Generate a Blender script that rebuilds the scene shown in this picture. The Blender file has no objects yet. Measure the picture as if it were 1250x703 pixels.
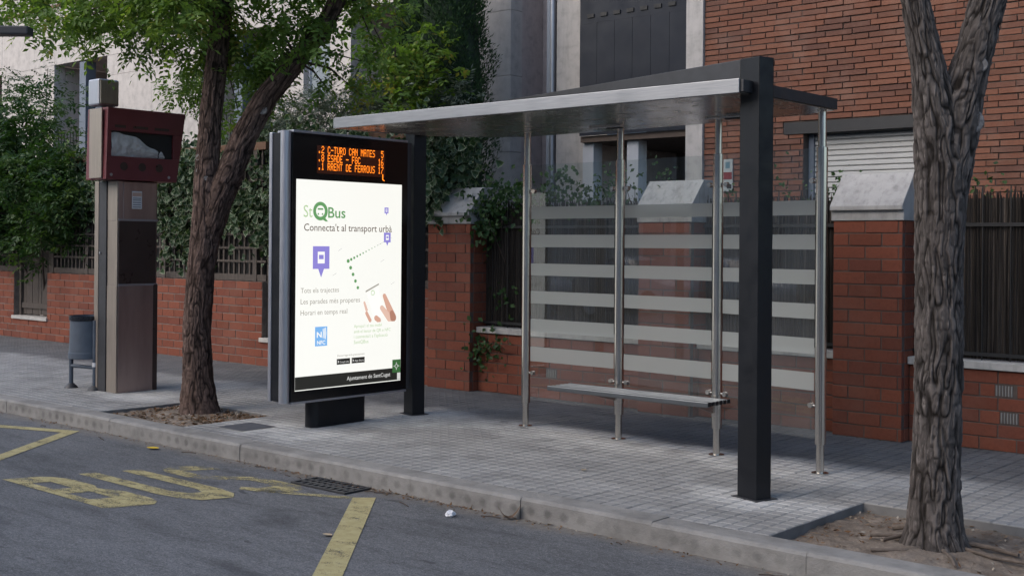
import bpy, math, random
import numpy as np
from mathutils import Matrix, Vector

R = math.radians
sc = bpy.context.scene
col = sc.collection

# ------------------------------------------------------------------ camera
CAMZ = 1.62
yaw, pitch, roll = R(41.40), R(0.1175), R(0.434)
r_ = Vector((math.cos(yaw), math.sin(yaw), 0)); f_ = Vector((-math.sin(yaw), math.cos(yaw), 0)); u_ = Vector((0, 0, 1))
f2 = f_ * math.cos(pitch) + u_ * math.sin(pitch); u2 = u_ * math.cos(pitch) - f_ * math.sin(pitch)
r3 = r_ * math.cos(roll) + u2 * math.sin(roll); u3 = u2 * math.cos(roll) - r_ * math.sin(roll)
cd = bpy.data.cameras.new('camera'); cam = bpy.data.objects.new('camera', cd); col.objects.link(cam)
cd.sensor_width = 36; cd.lens = 1474.3 / 1250 * 36; cd.shift_y = -55.45 / 1250; cd.clip_end = 2000; cd.clip_start = 0.05
cam.matrix_world = Matrix(((r3.x, u3.x, -f2.x, 0), (r3.y, u3.y, -f2.y, 0), (r3.z, u3.z, -f2.z, CAMZ), (0, 0, 0, 1)))
sc.camera = cam

# ------------------------------------------------------------------ light
SUN_EL, SUN_AZ = R(36), R(205)          # azimuth clockwise from +Y
w = bpy.data.worlds.new('World'); sc.world = w; w.use_nodes = True
nt = w.node_tree; bgn = nt.nodes['Background']
sky = nt.nodes.new('ShaderNodeTexSky'); sky.sky_type = 'NISHITA'; sky.sun_disc = False
sky.sun_elevation = SUN_EL; sky.sun_rotation = SUN_AZ; sky.air_density = 1.0; sky.dust_density = 2.0; sky.ozone_density = 1.0
nt.links.new(sky.outputs[0], bgn.inputs[0]); bgn.inputs[1].default_value = 0.15
sd = bpy.data.lights.new('sun', 'SUN'); sun = bpy.data.objects.new('sun', sd); col.objects.link(sun)
sd.energy = 0.7; sd.angle = R(70); sd.color = (1.0, 0.95, 0.89)
sdir = Vector((math.sin(SUN_AZ) * math.cos(SUN_EL), math.cos(SUN_AZ) * math.cos(SUN_EL), math.sin(SUN_EL)))
sun.rotation_euler = sdir.to_track_quat('Z', 'Y').to_euler(); sun.location = (0, 0, 12)
sc.view_settings.view_transform = 'Standard'; sc.view_settings.look = 'None'
sc.view_settings.exposure = 0.74; sc.view_settings.gamma = 1.0; sc.view_settings.use_curve_mapping = False
sc.render.engine = 'CYCLES'
sc.cycles.max_bounces = 8; sc.cycles.transparent_max_bounces = 16; sc.cycles.caustics_reflective = False; sc.cycles.caustics_refractive = False

# ------------------------------------------------------------------ object helpers
def link(name, me, mat=None, parent=None):
    o = bpy.data.objects.new(name, me); col.objects.link(o)
    if mat is not None:
        if not len(me.materials): me.materials.append(mat)
    if parent is not None: o.parent = parent; o.matrix_parent_inverse = parent_inv(parent)
    return o
_pinv = {}
def parent_inv(p):
    # parents are only ever translated / turned once at creation; keep world coordinates for the parts
    m = Matrix.LocRotScale(p.location, p.rotation_euler, p.scale)
    q = p
    while q.parent is not None:
        q = q.parent
    if q is not p: m = Matrix.LocRotScale(q.location, q.rotation_euler, q.scale)
    return m.inverted() if q is p else Matrix.Identity(4)
def tag(o, label=None, cat=None, group=None, kind=None):
    if label: o['label'] = label
    if cat: o['category'] = cat
    if group: o['group'] = group
    if kind: o['kind'] = kind
    return o
def thing(name, loc, label, cat, group=None):
    o = bpy.data.objects.new(name, None); o.location = loc; o.empty_display_size = 0.2; col.objects.link(o)
    return tag(o, label, cat, group)
def npmesh(name, V, F, attrs=None, smooth=False):
    V = np.asarray(V, np.float32); F = np.asarray(F, np.int32)
    me = bpy.data.meshes.new(name); n, k = F.shape
    me.vertices.add(len(V)); me.vertices.foreach_set('co', V.ravel())
    me.loops.add(n * k); me.loops.foreach_set('vertex_index', F.ravel())
    me.polygons.add(n); me.polygons.foreach_set('loop_start', np.arange(0, n * k, k, dtype=np.int32))
    me.polygons.foreach_set('loop_total', np.full(n, k, np.int32))
    me.polygons.foreach_set('use_smooth', np.full(n, bool(smooth)))
    for a, v in (attrs or {}).items():
        at = me.attributes.new(a, 'FLOAT', 'POINT'); at.data.foreach_set('value', np.asarray(v, np.float32))
    me.update(calc_edges=True); me.validate()
    return me
class MB:
    """collects simple solids into one mesh"""
    def __init__(s): s.v = []; s.f = []
    def add(s, vs, fs):
        n = len(s.v); s.v += [tuple(v) for v in vs]; s.f += [tuple(i + n for i in f) for f in fs]; return s
    def box(s, x0, x1, y0, y1, z0, z1):
        return s.add([(x0,y0,z0),(x1,y0,z0),(x1,y1,z0),(x0,y1,z0),(x0,y0,z1),(x1,y0,z1),(x1,y1,z1),(x0,y1,z1)],
                     [(0,3,2,1),(4,5,6,7),(0,1,5,4),(1,2,6,5),(2,3,7,6),(3,0,4,7)])
    def prism(s, pts, z0, z1):
        n = len(pts); return s.add([(x,y,z0) for x,y in pts] + [(x,y,z1) for x,y in pts],
                     [tuple(range(n))[::-1], tuple(range(n, 2*n))] + [(i,(i+1)%n,n+(i+1)%n,n+i) for i in range(n)])
    def extr(s, prof, a, b, axis):
        """profile of (p,q) pairs in the plane normal to axis, swept a..b"""
        n = len(prof)
        mk = {'x': lambda t,p,q: (t,p,q), 'y': lambda t,p,q: (p,t,q)}[axis]
        return s.add([mk(a,p,q) for p,q in prof] + [mk(b,p,q) for p,q in prof],
                     [tuple(range(n))[::-1], tuple(range(n, 2*n))] + [(i,(i+1)%n,n+(i+1)%n,n+i) for i in range(n)])
    def tube(s, pts, rad, n=10, caps=True):
        pts = [Vector(p) for p in pts]; rad = rad if hasattr(rad, '__len__') else [rad]*len(pts)
        base = len(s.v); up = None
        for i, p in enumerate(pts):
            t = (pts[min(i+1,len(pts)-1)] - pts[max(i-1,0)]).normalized()
            if up is None: up = t.orthogonal().normalized()
            up = (up - t * up.dot(t)).normalized(); b = t.cross(up)
            for k in range(n):
                a = 2*math.pi*k/n; s.v.append(tuple(p + (up*math.cos(a) + b*math.sin(a))*rad[i]))
        for i in range(len(pts)-1):
            for k in range(n):
                s.f.append((base+i*n+k, base+i*n+(k+1)%n, base+(i+1)*n+(k+1)%n, base+(i+1)*n+k))
        if caps:
            s.f.append(tuple(base+k for k in range(n))[::-1]); m = base+(len(pts)-1)*n; s.f.append(tuple(m+k for k in range(n)))
        return s
    def lathe(s, cx, cy, prof, n=24):
        base = len(s.v)
        for r,z in prof:
            for k in range(n):
                a = 2*math.pi*k/n; s.v.append((cx+r*math.cos(a), cy+r*math.sin(a), z))
        for i in range(len(prof)-1):
            for k in range(n):
                s.f.append((base+i*n+k, base+i*n+(k+1)%n, base+(i+1)*n+(k+1)%n, base+(i+1)*n+k))
        s.f.append(tuple(base+k for k in range(n))[::-1]); m = base+(len(prof)-1)*n; s.f.append(tuple(m+k for k in range(n)))
        return s
    def build(s, name, mat, parent=None, smooth=False, bevel=0.0, seg=2, kind=None):
        me = bpy.data.meshes.new(name); me.from_pydata(s.v, [], s.f); me.update()
        if bevel:
            import bmesh
            bm = bmesh.new(); bm.from_mesh(me)
            es = [e for e in bm.edges if len(e.link_faces) == 2 and e.calc_face_angle(0) > 0.5]
            bmesh.ops.bevel(bm, geom=es, offset=bevel, segments=seg, affect='EDGES', profile=0.6, clamp_overlap=True)
            bm.to_mesh(me); bm.free()
        if smooth:
            for p in me.polygons: p.use_smooth = True
            try: me.set_sharp_from_angle(angle=R(38))
            except Exception: pass
        o = link(name, me, mat, parent)
        if kind: o['kind'] = kind
        return o
def box(name, mat, parent, x0, x1, y0, y1, z0, z1, bevel=0.0):
    return MB().box(x0,x1,y0,y1,z0,z1).build(name, mat, parent, bevel=bevel)

# ------------------------------------------------------------------ materials
class N:
    def __init__(s, name):
        s.m = bpy.data.materials.new(name); s.m.use_nodes = True; s.t = s.m.node_tree; s.t.nodes.clear()
        s.out = s.n('ShaderNodeOutputMaterial'); s.b = s.n('ShaderNodeBsdfPrincipled'); s.l(s.b.outputs[0], s.out.inputs[0])
    def n(s, k, **kw):
        x = s.t.nodes.new(k)
        for a, v in kw.items(): setattr(x, a, v)
        return x
    def l(s, a, b): s.t.links.new(a, b)
    def pos(s, scale=(1,1,1)):
        g = s.n('ShaderNodeNewGeometry'); mp = s.n('ShaderNodeMapping'); mp.inputs['Scale'].default_value = scale
        s.l(g.outputs['Position'], mp.inputs[0]); return mp.outputs[0]
    def noise(s, vec, scale, detail=4, rough=.6, dist=0):
        x = s.n('ShaderNodeTexNoise'); x.inputs['Scale'].default_value = scale; x.inputs['Detail'].default_value = detail
        x.inputs['Roughness'].default_value = rough; x.inputs['Distortion'].default_value = dist; s.l(vec, x.inputs['Vector']); return x.outputs[0]
    def ramp(s, fac, stops):
        x = s.n('ShaderNodeValToRGB'); cr = x.color_ramp
        while len(cr.elements) < len(stops): cr.elements.new(.5)
        for e, (p, c) in zip(cr.elements, stops):
            e.position = p; e.color = (*c, 1) if hasattr(c, '__len__') else (c, c, c, 1)
        s.l(fac, x.inputs[0]); return x.outputs[0]
    def mix(s, fac, a, b, mode='MIX'):
        x = s.n('ShaderNodeMix', data_type='RGBA', blend_type=mode)
        for v, i in ((fac, 0), (a, 6), (b, 7)):
            if hasattr(v, 'links'): s.l(v, x.inputs[i])
            else: x.inputs[i].default_value = v if i == 0 else ((*v, 1) if hasattr(v, '__len__') else (v, v, v, 1))
        return x.outputs[2]
    def math(s, op, a, b=None, clamp=False):
        x = s.n('ShaderNodeMath', operation=op, use_clamp=clamp)
        for i, v in enumerate((a, b)):
            if v is None: continue
            if hasattr(v, 'links'): s.l(v, x.inputs[i])
            else: x.inputs[i].default_value = v
        return x.outputs[0]
    def attr(s, name): return s.n('ShaderNodeAttribute', attribute_name=name).outputs['Fac']
    def rnd(s, own):
        return s.n('ShaderNodeObjectInfo').outputs['Random'] if own else s.attr('rnd')
    def color(s, c):
        if hasattr(c, 'links'): s.l(c, s.b.inputs['Base Color'])
        else: s.b.inputs['Base Color'].default_value = (*c, 1)
        return s
    def set(s, rough=.6, metal=0, spec=.5):
        for k, v in (('Roughness', rough), ('Metallic', metal), ('Specular IOR Level', spec)):
            if hasattr(v, 'links'): s.l(v, s.b.inputs[k])
            else: s.b.inputs[k].default_value = v
        return s
    def bump(s, h, strength=.3, dist=.01):
        x = s.n('ShaderNodeBump'); x.inputs['Strength'].default_value = strength; x.inputs['Distance'].default_value = dist
        s.l(h, x.inputs['Height']); s.l(x.outputs[0], s.b.inputs['Normal']); return s
def shade(c, k): return tuple(min(1, x*k) for x in c)
def simple(name, c, rough=.6, metal=0, var=.12, scale=6, bump=0, bscale=80, spec=.5, stretch=(1,1,1), rvar=.1):
    m = N(name); p = m.pos(stretch); n1 = m.noise(p, scale, 5)
    m.color(m.ramp(n1, [(.25, shade(c, 1-var)), (.75, shade(c, 1+var))]))
    rr = m.ramp(m.noise(p, scale*2.3, 3), [(.3, max(0.02, rough-rvar)), (.7, min(1, rough+rvar))])
    m.set(rr, metal, spec)
    if bump: m.bump(m.noise(p, bscale, 4), bump, .004)
    return m.m
def brick_mat(name, own, c1, c2, c3, bscale=40, pale=(.30,.2,.15)):
    m = N(name); p = m.pos(); r = m.rnd(own)
    base = m.ramp(r, [(0, c1), (.45, c2), (.8, c3), (1, shade(c2, .75))])
    grain = m.noise(p, 38, 6, .7)
    base = m.mix(.55, base, m.ramp(grain, [(.25, .55), (.5, 1.), (.8, 1.25)]), 'MULTIPLY')
    eff = m.math('MULTIPLY', m.math('SUBTRACT', m.noise(p, 2.3, 6, .65), .5, True), 2.2, True)
    base = m.mix(eff, base, pale)
    m.color(base); m.set(.82, 0, .3); m.bump(m.noise(p, bscale, 6, .7), .35, .004)
    return m.m
MATS = {}
MAT_STEEL = None
def build_mats():
    G = MATS
    # stainless
    m = N('stainless_steel'); p = m.pos((30, 30, 1.2)); n1 = m.noise(p, 5, 4)
    m.color(m.ramp(n1, [(.3, (.58,.55,.51)), (.7, (.65,.62,.575))])); m.set(m.ramp(m.noise(m.pos(), 2.5, 3), [(.3, .2), (.7, .27)]), 1.0); G['steel'] = m.m
    G['bench_steel'] = simple('dull_bench_steel', (.17,.185,.20), .38, .85, .15, 6, 0, 1, stretch=(1,20,20))
    m = N('brushed_fascia'); p = m.pos((1.5, 40, 40)); n1 = m.noise(p, 4, 4)
    m.color(m.ramp(n1, [(.3, (.25,.26,.275)), (.7, (.33,.34,.36))])); m.set(m.ramp(m.noise(m.pos(), 3, 4), [(.3, .32), (.7, .5)]), .9); G['fascia'] = m.m
    m = N('soffit_metal'); p = m.pos(); n1 = m.noise(p, 2.5, 5)
    m.color(m.ramp(n1, [(.3, (.40,.385,.36)), (.7, (.52,.50,.47))])); m.set(m.ramp(m.noise(p, 5, 4), [(.3, .16), (.75, .34)]), .92); m.bump(m.noise(p, .8, 1), .03, .02); G['soffit'] = m.m
    G['black'] = simple('black_powder_coat', (.008,.009,.012), .42, 0, .25, 4, .15, 300, spec=.3)
    G['dark_grey'] = simple('dark_grey_coat', (.035,.036,.04), .5, 0, .2, 5, .1, 200)
    G['alu'] = simple('anodised_aluminium', (.42,.43,.47), .38, .75, .08, 3, 0, 1, stretch=(20,20,1))
    G['gloss_black'] = simple('gloss_black_panel', (.006,.006,.007), .16, 0, .2, 3, spec=.4, rvar=.05)
    # glass
    m = N('clear_glass'); m.t.nodes.remove(m.b)
    tr = m.n('ShaderNodeBsdfTransparent'); tr.inputs[0].default_value = (.86,.90,.88,1)
    gl = m.n('ShaderNodeBsdfGlossy'); gl.inputs['Roughness'].default_value = .015; gl.inputs[0].default_value = (.95,.97,1,1)
    fr = m.n('ShaderNodeFresnel'); fr.inputs[0].default_value = 1.5
    dirt = m.n('ShaderNodeBsdfDiffuse'); dirt.inputs[0].default_value = (.55,.58,.58,1)
    mx = m.n('ShaderNodeMixShader'); m.l(m.math('MULTIPLY', fr.outputs[0], 2.1, True), mx.inputs[0]); m.l(tr.outputs[0], mx.inputs[1]); m.l(gl.outputs[0], mx.inputs[2])
    m2 = m.n('ShaderNodeMixShader'); m.l(m.math('MULTIPLY', m.noise(m.pos((1,1,.4)), 3, 5), .12), m2.inputs[0]); m.l(mx.outputs[0], m2.inputs[1]); m.l(dirt.outputs[0], m2.inputs[2])
    m.l(m2.outputs[0], m.out.inputs[0]); G['glass'] = m.m
    m = N('etched_band'); m.t.nodes.remove(m.b)
    tr = m.n('ShaderNodeBsdfTransparent'); tr.inputs[0].default_value = (.8,.84,.83,1)
    df = m.n('ShaderNodeBsdfDiffuse'); df.inputs[0].default_value = (.55,.585,.57,1)
    tl = m.n('ShaderNodeBsdfTranslucent'); tl.inputs[0].default_value = (.72,.75,.73,1)
    a = m.n('ShaderNodeMixShader'); a.inputs[0].default_value = .35; m.l(df.outputs[0], a.inputs[1]); m.l(tl.outputs[0], a.inputs[2])
    b = m.n('ShaderNodeMixShader'); b.inputs[0].default_value = .76; m.l(tr.outputs[0], b.inputs[1]); m.l(a.outputs[0], b.inputs[2])
    m.l(b.outputs[0], m.out.inputs[0]); G['etched'] = m.m
    # masonry
    G['brick_own'] = brick_mat('red_block_brick', True, (.20,.060,.035), (.235,.072,.041), (.165,.052,.034), pale=(.23,.105,.075))
    G['brick_all'] = brick_mat('red_block_brick_far', False, (.20,.060,.035), (.235,.072,.041), (.165,.052,.034), pale=(.23,.105,.075))
    G['thin_own'] = brick_mat('handmade_brick', True, (.175,.072,.046), (.215,.094,.060), (.13,.062,.046), 55, (.25,.16,.125))
    G['thin_all'] = brick_mat('handmade_brick_rest', False, (.175,.072,.046), (.215,.094,.060), (.13,.062,.046), 55, (.25,.16,.125))
    G['mortar'] = simple('mortar', (.115,.088,.075), .95, 0, .25, 12, .6, 120)
    G['mortar_pale'] = simple('mortar_pale', (.20,.17,.15), .95, 0, .3, 12, .6, 120)
    G['mortar_dark'] = simple('mortar_dark', (.085,.067,.058), .95, 0, .3, 12, .6, 120)
    def stone(name, c, streak=.5):
        m = N(name); p = m.pos(); n1 = m.noise(p, 7, 7, .65); base = m.ramp(n1, [(.25, shade(c,.72)), (.5, c), (.8, shade(c,1.15))])
        st = m.math('MULTIPLY', m.math('SUBTRACT', m.noise(m.pos((9,9,.9)), 2.0, 5), .52, True), 5*streak, True)
        base = m.mix(st, base, shade(c, .38)); m.color(base); m.set(.85, 0, .3); m.bump(m.noise(p, 60, 6, .7), .35, .006); return m.m
    G['capstone'] = stone('weathered_cap_concrete', (.40,.39,.38))
    G['sill'] = stone('white_sill_stone', (.50,.48,.45), .35)
    G['kerb'] = stone('granite_kerb', (.26,.25,.235), .25)
    m = N('kerb_with_dimple_stains'); p = m.pos(); c = (.27,.26,.245); n1 = m.noise(p, 7, 7, .65); base = m.ramp(n1, [(.25, shade(c,.72)), (.5, c), (.8, shade(c,1.15))])
    sep = m.n('ShaderNodeSeparateXYZ'); m.l(p, sep.inputs[0]); fr = m.math('SUBTRACT', m.math('FRACT', m.math('MULTIPLY', sep.outputs[0], 1/.137)), .5)
    dx = m.math('POWER', m.math('MULTIPLY', fr, 3.4), 2); dz = m.math('POWER', m.math('MULTIPLY', m.math('ADD', sep.outputs[2], .075), 1/.036), 2)
    dot = m.math('SUBTRACT', 1.0, m.math('ADD', m.math('ADD', dx, dz), m.math('MULTIPLY', m.math('SUBTRACT', m.noise(p, 22, 4), .5), 1.6)), True)
    dot = m.math('MULTIPLY', dot, m.ramp(m.noise(p, 1.3, 3), [(.38, .15), (.62, 1.)])); base = m.mix(m.math('MULTIPLY', dot, .8, True), base, (.11,.105,.10))
    base = m.mix(m.math('MULTIPLY', m.ramp(m.noise(m.pos((1,1,2)), 2.6, 6), [(.45, 0.), (.68, 1.)]), .6), base, (.14,.133,.125))
    m.color(base); m.set(.85, 0, .3); m.bump(m.noise(p, 42, 7, .75), .85, .008); G['kerb_face'] = m.m
    G['plaster'] = stone('beige_facade_panel', (.53,.49,.46), .12)
    G['plaster_grey'] = stone('grey_render', (.47,.445,.425), .25)
    G['mauve'] = stone('mauve_render', (.50,.425,.405), .12)
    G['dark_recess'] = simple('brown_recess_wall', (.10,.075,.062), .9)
    G['lintel'] = simple('dark_steel_lintel', (.02,.021,.024), .5)
    G['shutter'] = simple('white_roller_shutter', (.50,.50,.49), .55, 0, .06, 3)
    G['navy'] = simple('navy_metal_panel', (.010,.014,.024), .55, 0, .15, 2, spec=.3)
    G['bluegrey'] = simple('blue_grey_column', (.12,.145,.19), .5, 0, .1, 3)
    G['white_paint'] = simple('white_painted_column', (.42,.44,.48), .6, 0, .08, 3)
    G['soil_floor'] = simple('garden_soil', (.06,.045,.032), 1, 0, .4, 3, .8, 20)
    G['window'] = simple('window_glass_sheet', (.10,.13,.17), .08, 0, .1, 1, spec=.8)
    # wood, reed
    G['wood'] = simple('weathered_dark_wood', (.085,.07,.06), .85, 0, .35, 9, .5, 60, stretch=(6,6,.7))
    G['wood_brown'] = simple('brown_wood_rail', (.13,.068,.038), .8, 0, .3, 6, .4, 60, stretch=(.7,6,6))
    m = N('reed_stalks'); r = m.attr('rnd'); p = m.pos((8,8,.8))
    c = m.ramp(r, [(0, (.030,.024,.020)), (.5, (.060,.049,.041)), (.85, (.095,.08,.068)), (1, (.15,.13,.11))])
    c = m.mix(.6, c, m.ramp(m.noise(p, 6, 4), [(.3, .45), (.7, 1.2)]), 'MULTIPLY'); m.color(c); m.set(.9, 0, .2); G['reed'] = m.m
    G['iron'] = simple('painted_iron', (.012,.012,.013), .6)
    # paving
    def paving(name, own):
        m = N(name); p = m.pos(); sep = m.n('ShaderNodeSeparateXYZ'); m.l(p, sep.inputs[0]); X, Y = sep.outputs[0], sep.outputs[1]
        r = m.rnd(own); wob = m.math('MULTIPLY', m.math('SUBTRACT', m.noise(p, 1.1, 3), .5), .55)
        yy = m.math('ADD', Y, wob)
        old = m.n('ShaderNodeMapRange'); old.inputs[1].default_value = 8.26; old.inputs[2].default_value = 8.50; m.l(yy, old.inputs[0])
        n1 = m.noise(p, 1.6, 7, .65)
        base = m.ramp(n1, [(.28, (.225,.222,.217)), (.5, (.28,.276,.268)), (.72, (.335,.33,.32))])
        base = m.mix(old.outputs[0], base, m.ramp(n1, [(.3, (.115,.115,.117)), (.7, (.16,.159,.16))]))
        # pale cement residue where the shelter was set in
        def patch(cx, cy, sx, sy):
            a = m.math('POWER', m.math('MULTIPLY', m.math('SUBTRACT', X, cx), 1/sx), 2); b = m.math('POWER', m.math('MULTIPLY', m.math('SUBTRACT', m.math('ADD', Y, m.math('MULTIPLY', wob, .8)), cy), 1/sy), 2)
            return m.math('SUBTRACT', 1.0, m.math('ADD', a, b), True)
        pt = patch(-5.5, 7.98, 2.9, .5)  # residue band under the roof, painted wider and paler to offset the roof's shade
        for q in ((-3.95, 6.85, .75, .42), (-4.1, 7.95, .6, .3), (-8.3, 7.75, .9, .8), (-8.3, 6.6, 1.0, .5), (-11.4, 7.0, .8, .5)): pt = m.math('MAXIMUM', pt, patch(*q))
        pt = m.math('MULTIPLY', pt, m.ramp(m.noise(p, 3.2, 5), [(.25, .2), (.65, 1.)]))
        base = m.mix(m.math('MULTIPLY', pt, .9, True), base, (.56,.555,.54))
        base = m.mix(.7, base, m.ramp(r, [(0, .80), (1, 1.12)]), 'MULTIPLY')
        base = m.mix(.5, base, m.ramp(m.noise(p, 55, 5, .7), [(.25, .6), (.7, 1.15)]), 'MULTIPLY')
        gum = m.ramp(m.noise(p, 5.5, 2, .4), [(.715, 0.), (.74, 1.)]); base = m.mix(m.math('MULTIPLY', gum, .35), base, (.06,.06,.062))
        m.color(base); m.set(.8, 0, .3); m.bump(m.noise(p, 120, 5, .7), .3, .003); return m.m
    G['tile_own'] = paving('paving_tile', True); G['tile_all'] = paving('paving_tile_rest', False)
    G['tile_bed'] = simple('tile_joint_mortar', (.17,.168,.165), .95, 0, .3, 5, .5, 100)
    # asphalt
    m = N('asphalt'); p = m.pos(); sep = m.n('ShaderNodeSeparateXYZ'); m.l(p, sep.inputs[0])
    g = m.noise(p, 105, 3, .8); big = m.noise(m.pos((.35,1,1)), .9, 6, .6)
    base = m.ramp(g, [(.3, (.055,.057,.062)), (.52, (.125,.127,.134)), (.75, (.27,.27,.275))])
    base = m.mix(.75, base, m.ramp(big, [(.3, .5), (.48, .95), (.7, 1.25)]), 'MULTIPLY')
    base = m.mix(.8, base, m.ramp(m.noise(m.pos((.6,1.2,1)), 38, 4, .75), [(.3, .55), (.5, 1.), (.72, 1.45)]), 'MULTIPLY')
    base = m.mix(.6, base, m.ramp(m.noise(m.pos((.3,1.2,1)), 9, 5, .7), [(.32, .6), (.5, 1.), (.7, 1.2)]), 'MULTIPLY')
    base = m.mix(m.ramp(m.noise(p, 62, 2, .5), [(.66, 0.), (.72, .55)]), base, (.30,.295,.285))
    oil = m.ramp(m.noise(m.pos((.5,1.3,1)), 1.7, 5, .6, .6), [(.55, 0.), (.70, 1.)]); base = m.mix(m.math('MULTIPLY', oil, .6), base, (.028,.028,.032))
    spots = m.ramp(m.noise(m.pos((.6,1.4,1)), 4.2, 3, .5), [(.69, 0.), (.72, 1.)]); base = m.mix(m.math('MULTIPLY', spots, .6), base, (.022,.022,.025))
    gut = m.n('ShaderNodeMapRange'); gut.inputs[1].default_value = 5.66; gut.inputs[2].default_value = 5.86; m.l(m.math('ADD', sep.outputs[1], m.math('MULTIPLY', m.math('SUBTRACT', m.noise(p, 3, 5), .5), .35)), gut.inputs[0])
    base = m.mix(m.math('MULTIPLY', gut.outputs[0], .75), base, m.ramp(m.noise(p, 25, 5), [(.3, (.13,.11,.088)), (.7, (.26,.235,.20))]))
    m.color(base); m.set(.75, 0, .4); m.bump(m.noise(p, 190, 3, .8), .7, .006); G['asphalt'] = m.m
    # worn yellow paint
    def paint(name, wear):
        m = N(name); p = m.pos(); tr = m.n('ShaderNodeBsdfTransparent'); mx = m.n('ShaderNodeMixShader')
        m.color(m.ramp(m.noise(p, 14, 5), [(.3, (.34,.285,.13)), (.7, (.45,.395,.21))])); m.set(.7, 0, .3); m.bump(m.noise(p, 190, 3, .8), .5, .004)
        a = m.math('ADD', m.math('MULTIPLY', m.noise(p, 120, 4, .75), .55), m.math('MULTIPLY', m.noise(m.pos((1,2,1)), 5.5, 6, .7), .55))
        m.l(m.ramp(a, [(wear, 0.), (wear+.10, 1.)]), mx.inputs[0]); m.l(tr.outputs[0], mx.inputs[1]); m.l(m.b.outputs[0], mx.inputs[2]); m.l(mx.outputs[0], m.out.inputs[0]); return m.m
    G['paint'] = paint('yellow_road_paint', .46); G['paint_line'] = paint('yellow_line_paint', .41); G['paint_worn'] = paint('worn_yellow_road_paint', .50)
    # soil
    m = N('pit_soil'); p = m.pos(); n1 = m.noise(p, 5, 8, .7)
    m.color(m.mix(.6, m.ramp(n1, [(.3, (.16,.125,.098)), (.55, (.26,.215,.175)), (.75, (.36,.31,.265))]), m.ramp(m.noise(p, 60, 5, .8), [(.3, .5), (.65, 1.2)]), 'MULTIPLY')); m.set(.95, 0, .2); m.bump(m.noise(p, 55, 6, .8), .8, .02); G['soil'] = m.m
    # bark
    def bark(name, ridge, furrow, tint):
        m = N(name); p = m.pos((1,1,.35)); h = m.attr('h')
        c = m.ramp(h, [(.18, furrow), (.42, shade(ridge,.5)), (.72, ridge), (.95, shade(ridge,1.5))])
        c = m.mix(.65, c, m.ramp(m.noise(p, 40, 6, .75), [(.25, .5), (.7, 1.25)]), 'MULTIPLY')
        c = m.mix(m.math('MULTIPLY', m.ramp(m.noise(m.pos((1,1,.22)), 48, 4, .7), [(.57, 0.), (.68, .75)]), m.ramp(h, [(.35, 0.), (.6, 1.)])), c, shade(ridge, 2.1))
        c = m.mix(m.ramp(m.noise(m.pos(), 2.2, 5), [(.5, 0.), (.7, .5)]), c, tint); m.color(c); m.set(.95, 0, .2); m.bump(m.noise(p, 110, 6, .8), .9, .006); return m.m
    G['bark_brown'] = bark('brown_furrowed_bark', (.135,.092,.076), (.024,.016,.013), (.07,.043,.032))
    G['bark_grey'] = bark('grey_furrowed_bark', (.115,.10,.092), (.016,.013,.011), (.055,.045,.04))
    G['root'] = simple('weathered_root', (.12,.095,.078), .95, 0, .35, 30, .8, 120)
    G['scar'] = simple('pale_pruning_scar', (.21,.195,.185), .95, 0, .5, 45, .9, 120)
    # foliage
    def leaf(name, stops, trans=.35, edge=None, rough=.5):
        m = N(name); r = m.attr('rnd'); c = m.ramp(r, stops)
        if edge: c = m.mix(m.math('MULTIPLY', m.ramp(m.attr('edge'), [(.70, 0.), (.95, 1.)]), m.ramp(r, [(.35, .15), (.6, 1.)])), c, edge)
        m.color(c); m.set(rough, 0, .35); tl = m.n('ShaderNodeBsdfTranslucent'); m.l(m.mix(1., c, (1.2,1.25,.6), 'MULTIPLY'), tl.inputs[0])
        mx = m.n('ShaderNodeMixShader'); mx.inputs[0].default_value = trans; m.l(m.b.outputs[0], mx.inputs[1]); m.l(tl.outputs[0], mx.inputs[2]); m.l(mx.outputs[0], m.out.inputs[0]); return m.m
    G['leaf_tree'] = leaf('street_tree_leaf', [(0, (.065,.115,.024)), (.5, (.125,.215,.045)), (.85, (.20,.30,.065)), (1, (.30,.27,.065))], .45)
    G['leaf_shrub'] = leaf('dark_shrub_leaf', [(0, (.020,.050,.016)), (.6, (.042,.095,.026)), (1, (.10,.165,.038))])
    G['leaf_ivy'] = leaf('variegated_ivy_leaf', [(0, (.018,.045,.018)), (.6, (.035,.075,.03)), (1, (.06,.11,.045))], .2, (.34,.38,.26))
    G['leaf_vine'] = leaf('vine_leaf', [(0, (.02,.05,.016)), (.6, (.04,.09,.025)), (1, (.08,.14,.04))], .3)
    G['leaf_olive'] = leaf('silvery_shrub_leaf', [(0, (.06,.085,.065)), (.6, (.12,.15,.12)), (1, (.22,.25,.21))], .15)
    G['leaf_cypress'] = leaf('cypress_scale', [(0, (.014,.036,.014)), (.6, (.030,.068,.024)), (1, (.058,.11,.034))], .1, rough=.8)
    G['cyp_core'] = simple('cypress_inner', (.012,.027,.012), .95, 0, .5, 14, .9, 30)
    G['litter'] = leaf('dry_leaf_litter', [(0, (.09,.045,.022)), (.4, (.17,.09,.045)), (.8, (.26,.19,.13)), (1, (.40,.36,.31))], .1, rough=.9)
    G['twig'] = simple('thin_twig', (.07,.05,.04), .9)
    # kiosk
    G['maroon'] = simple('maroon_brown_enamel', (.15,.035,.042), .38, .1, .18, 3, .1, 40)
    G['maroon_dark'] = simple('brown_window_film', (.055,.038,.034), .34, .2, .2, 3)
    G['champagne'] = simple('champagne_steel', (.36,.31,.26), .42, .6, .12, 3, 0, 1, stretch=(20,20,1))
    m = N('brown_steel_skin'); p = m.pos((3,3,.6)); n1 = m.noise(p, 2.2, 5)
    sep = m.n('ShaderNodeSeparateXYZ'); m.l(m.pos(), sep.inputs[0])
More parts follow.
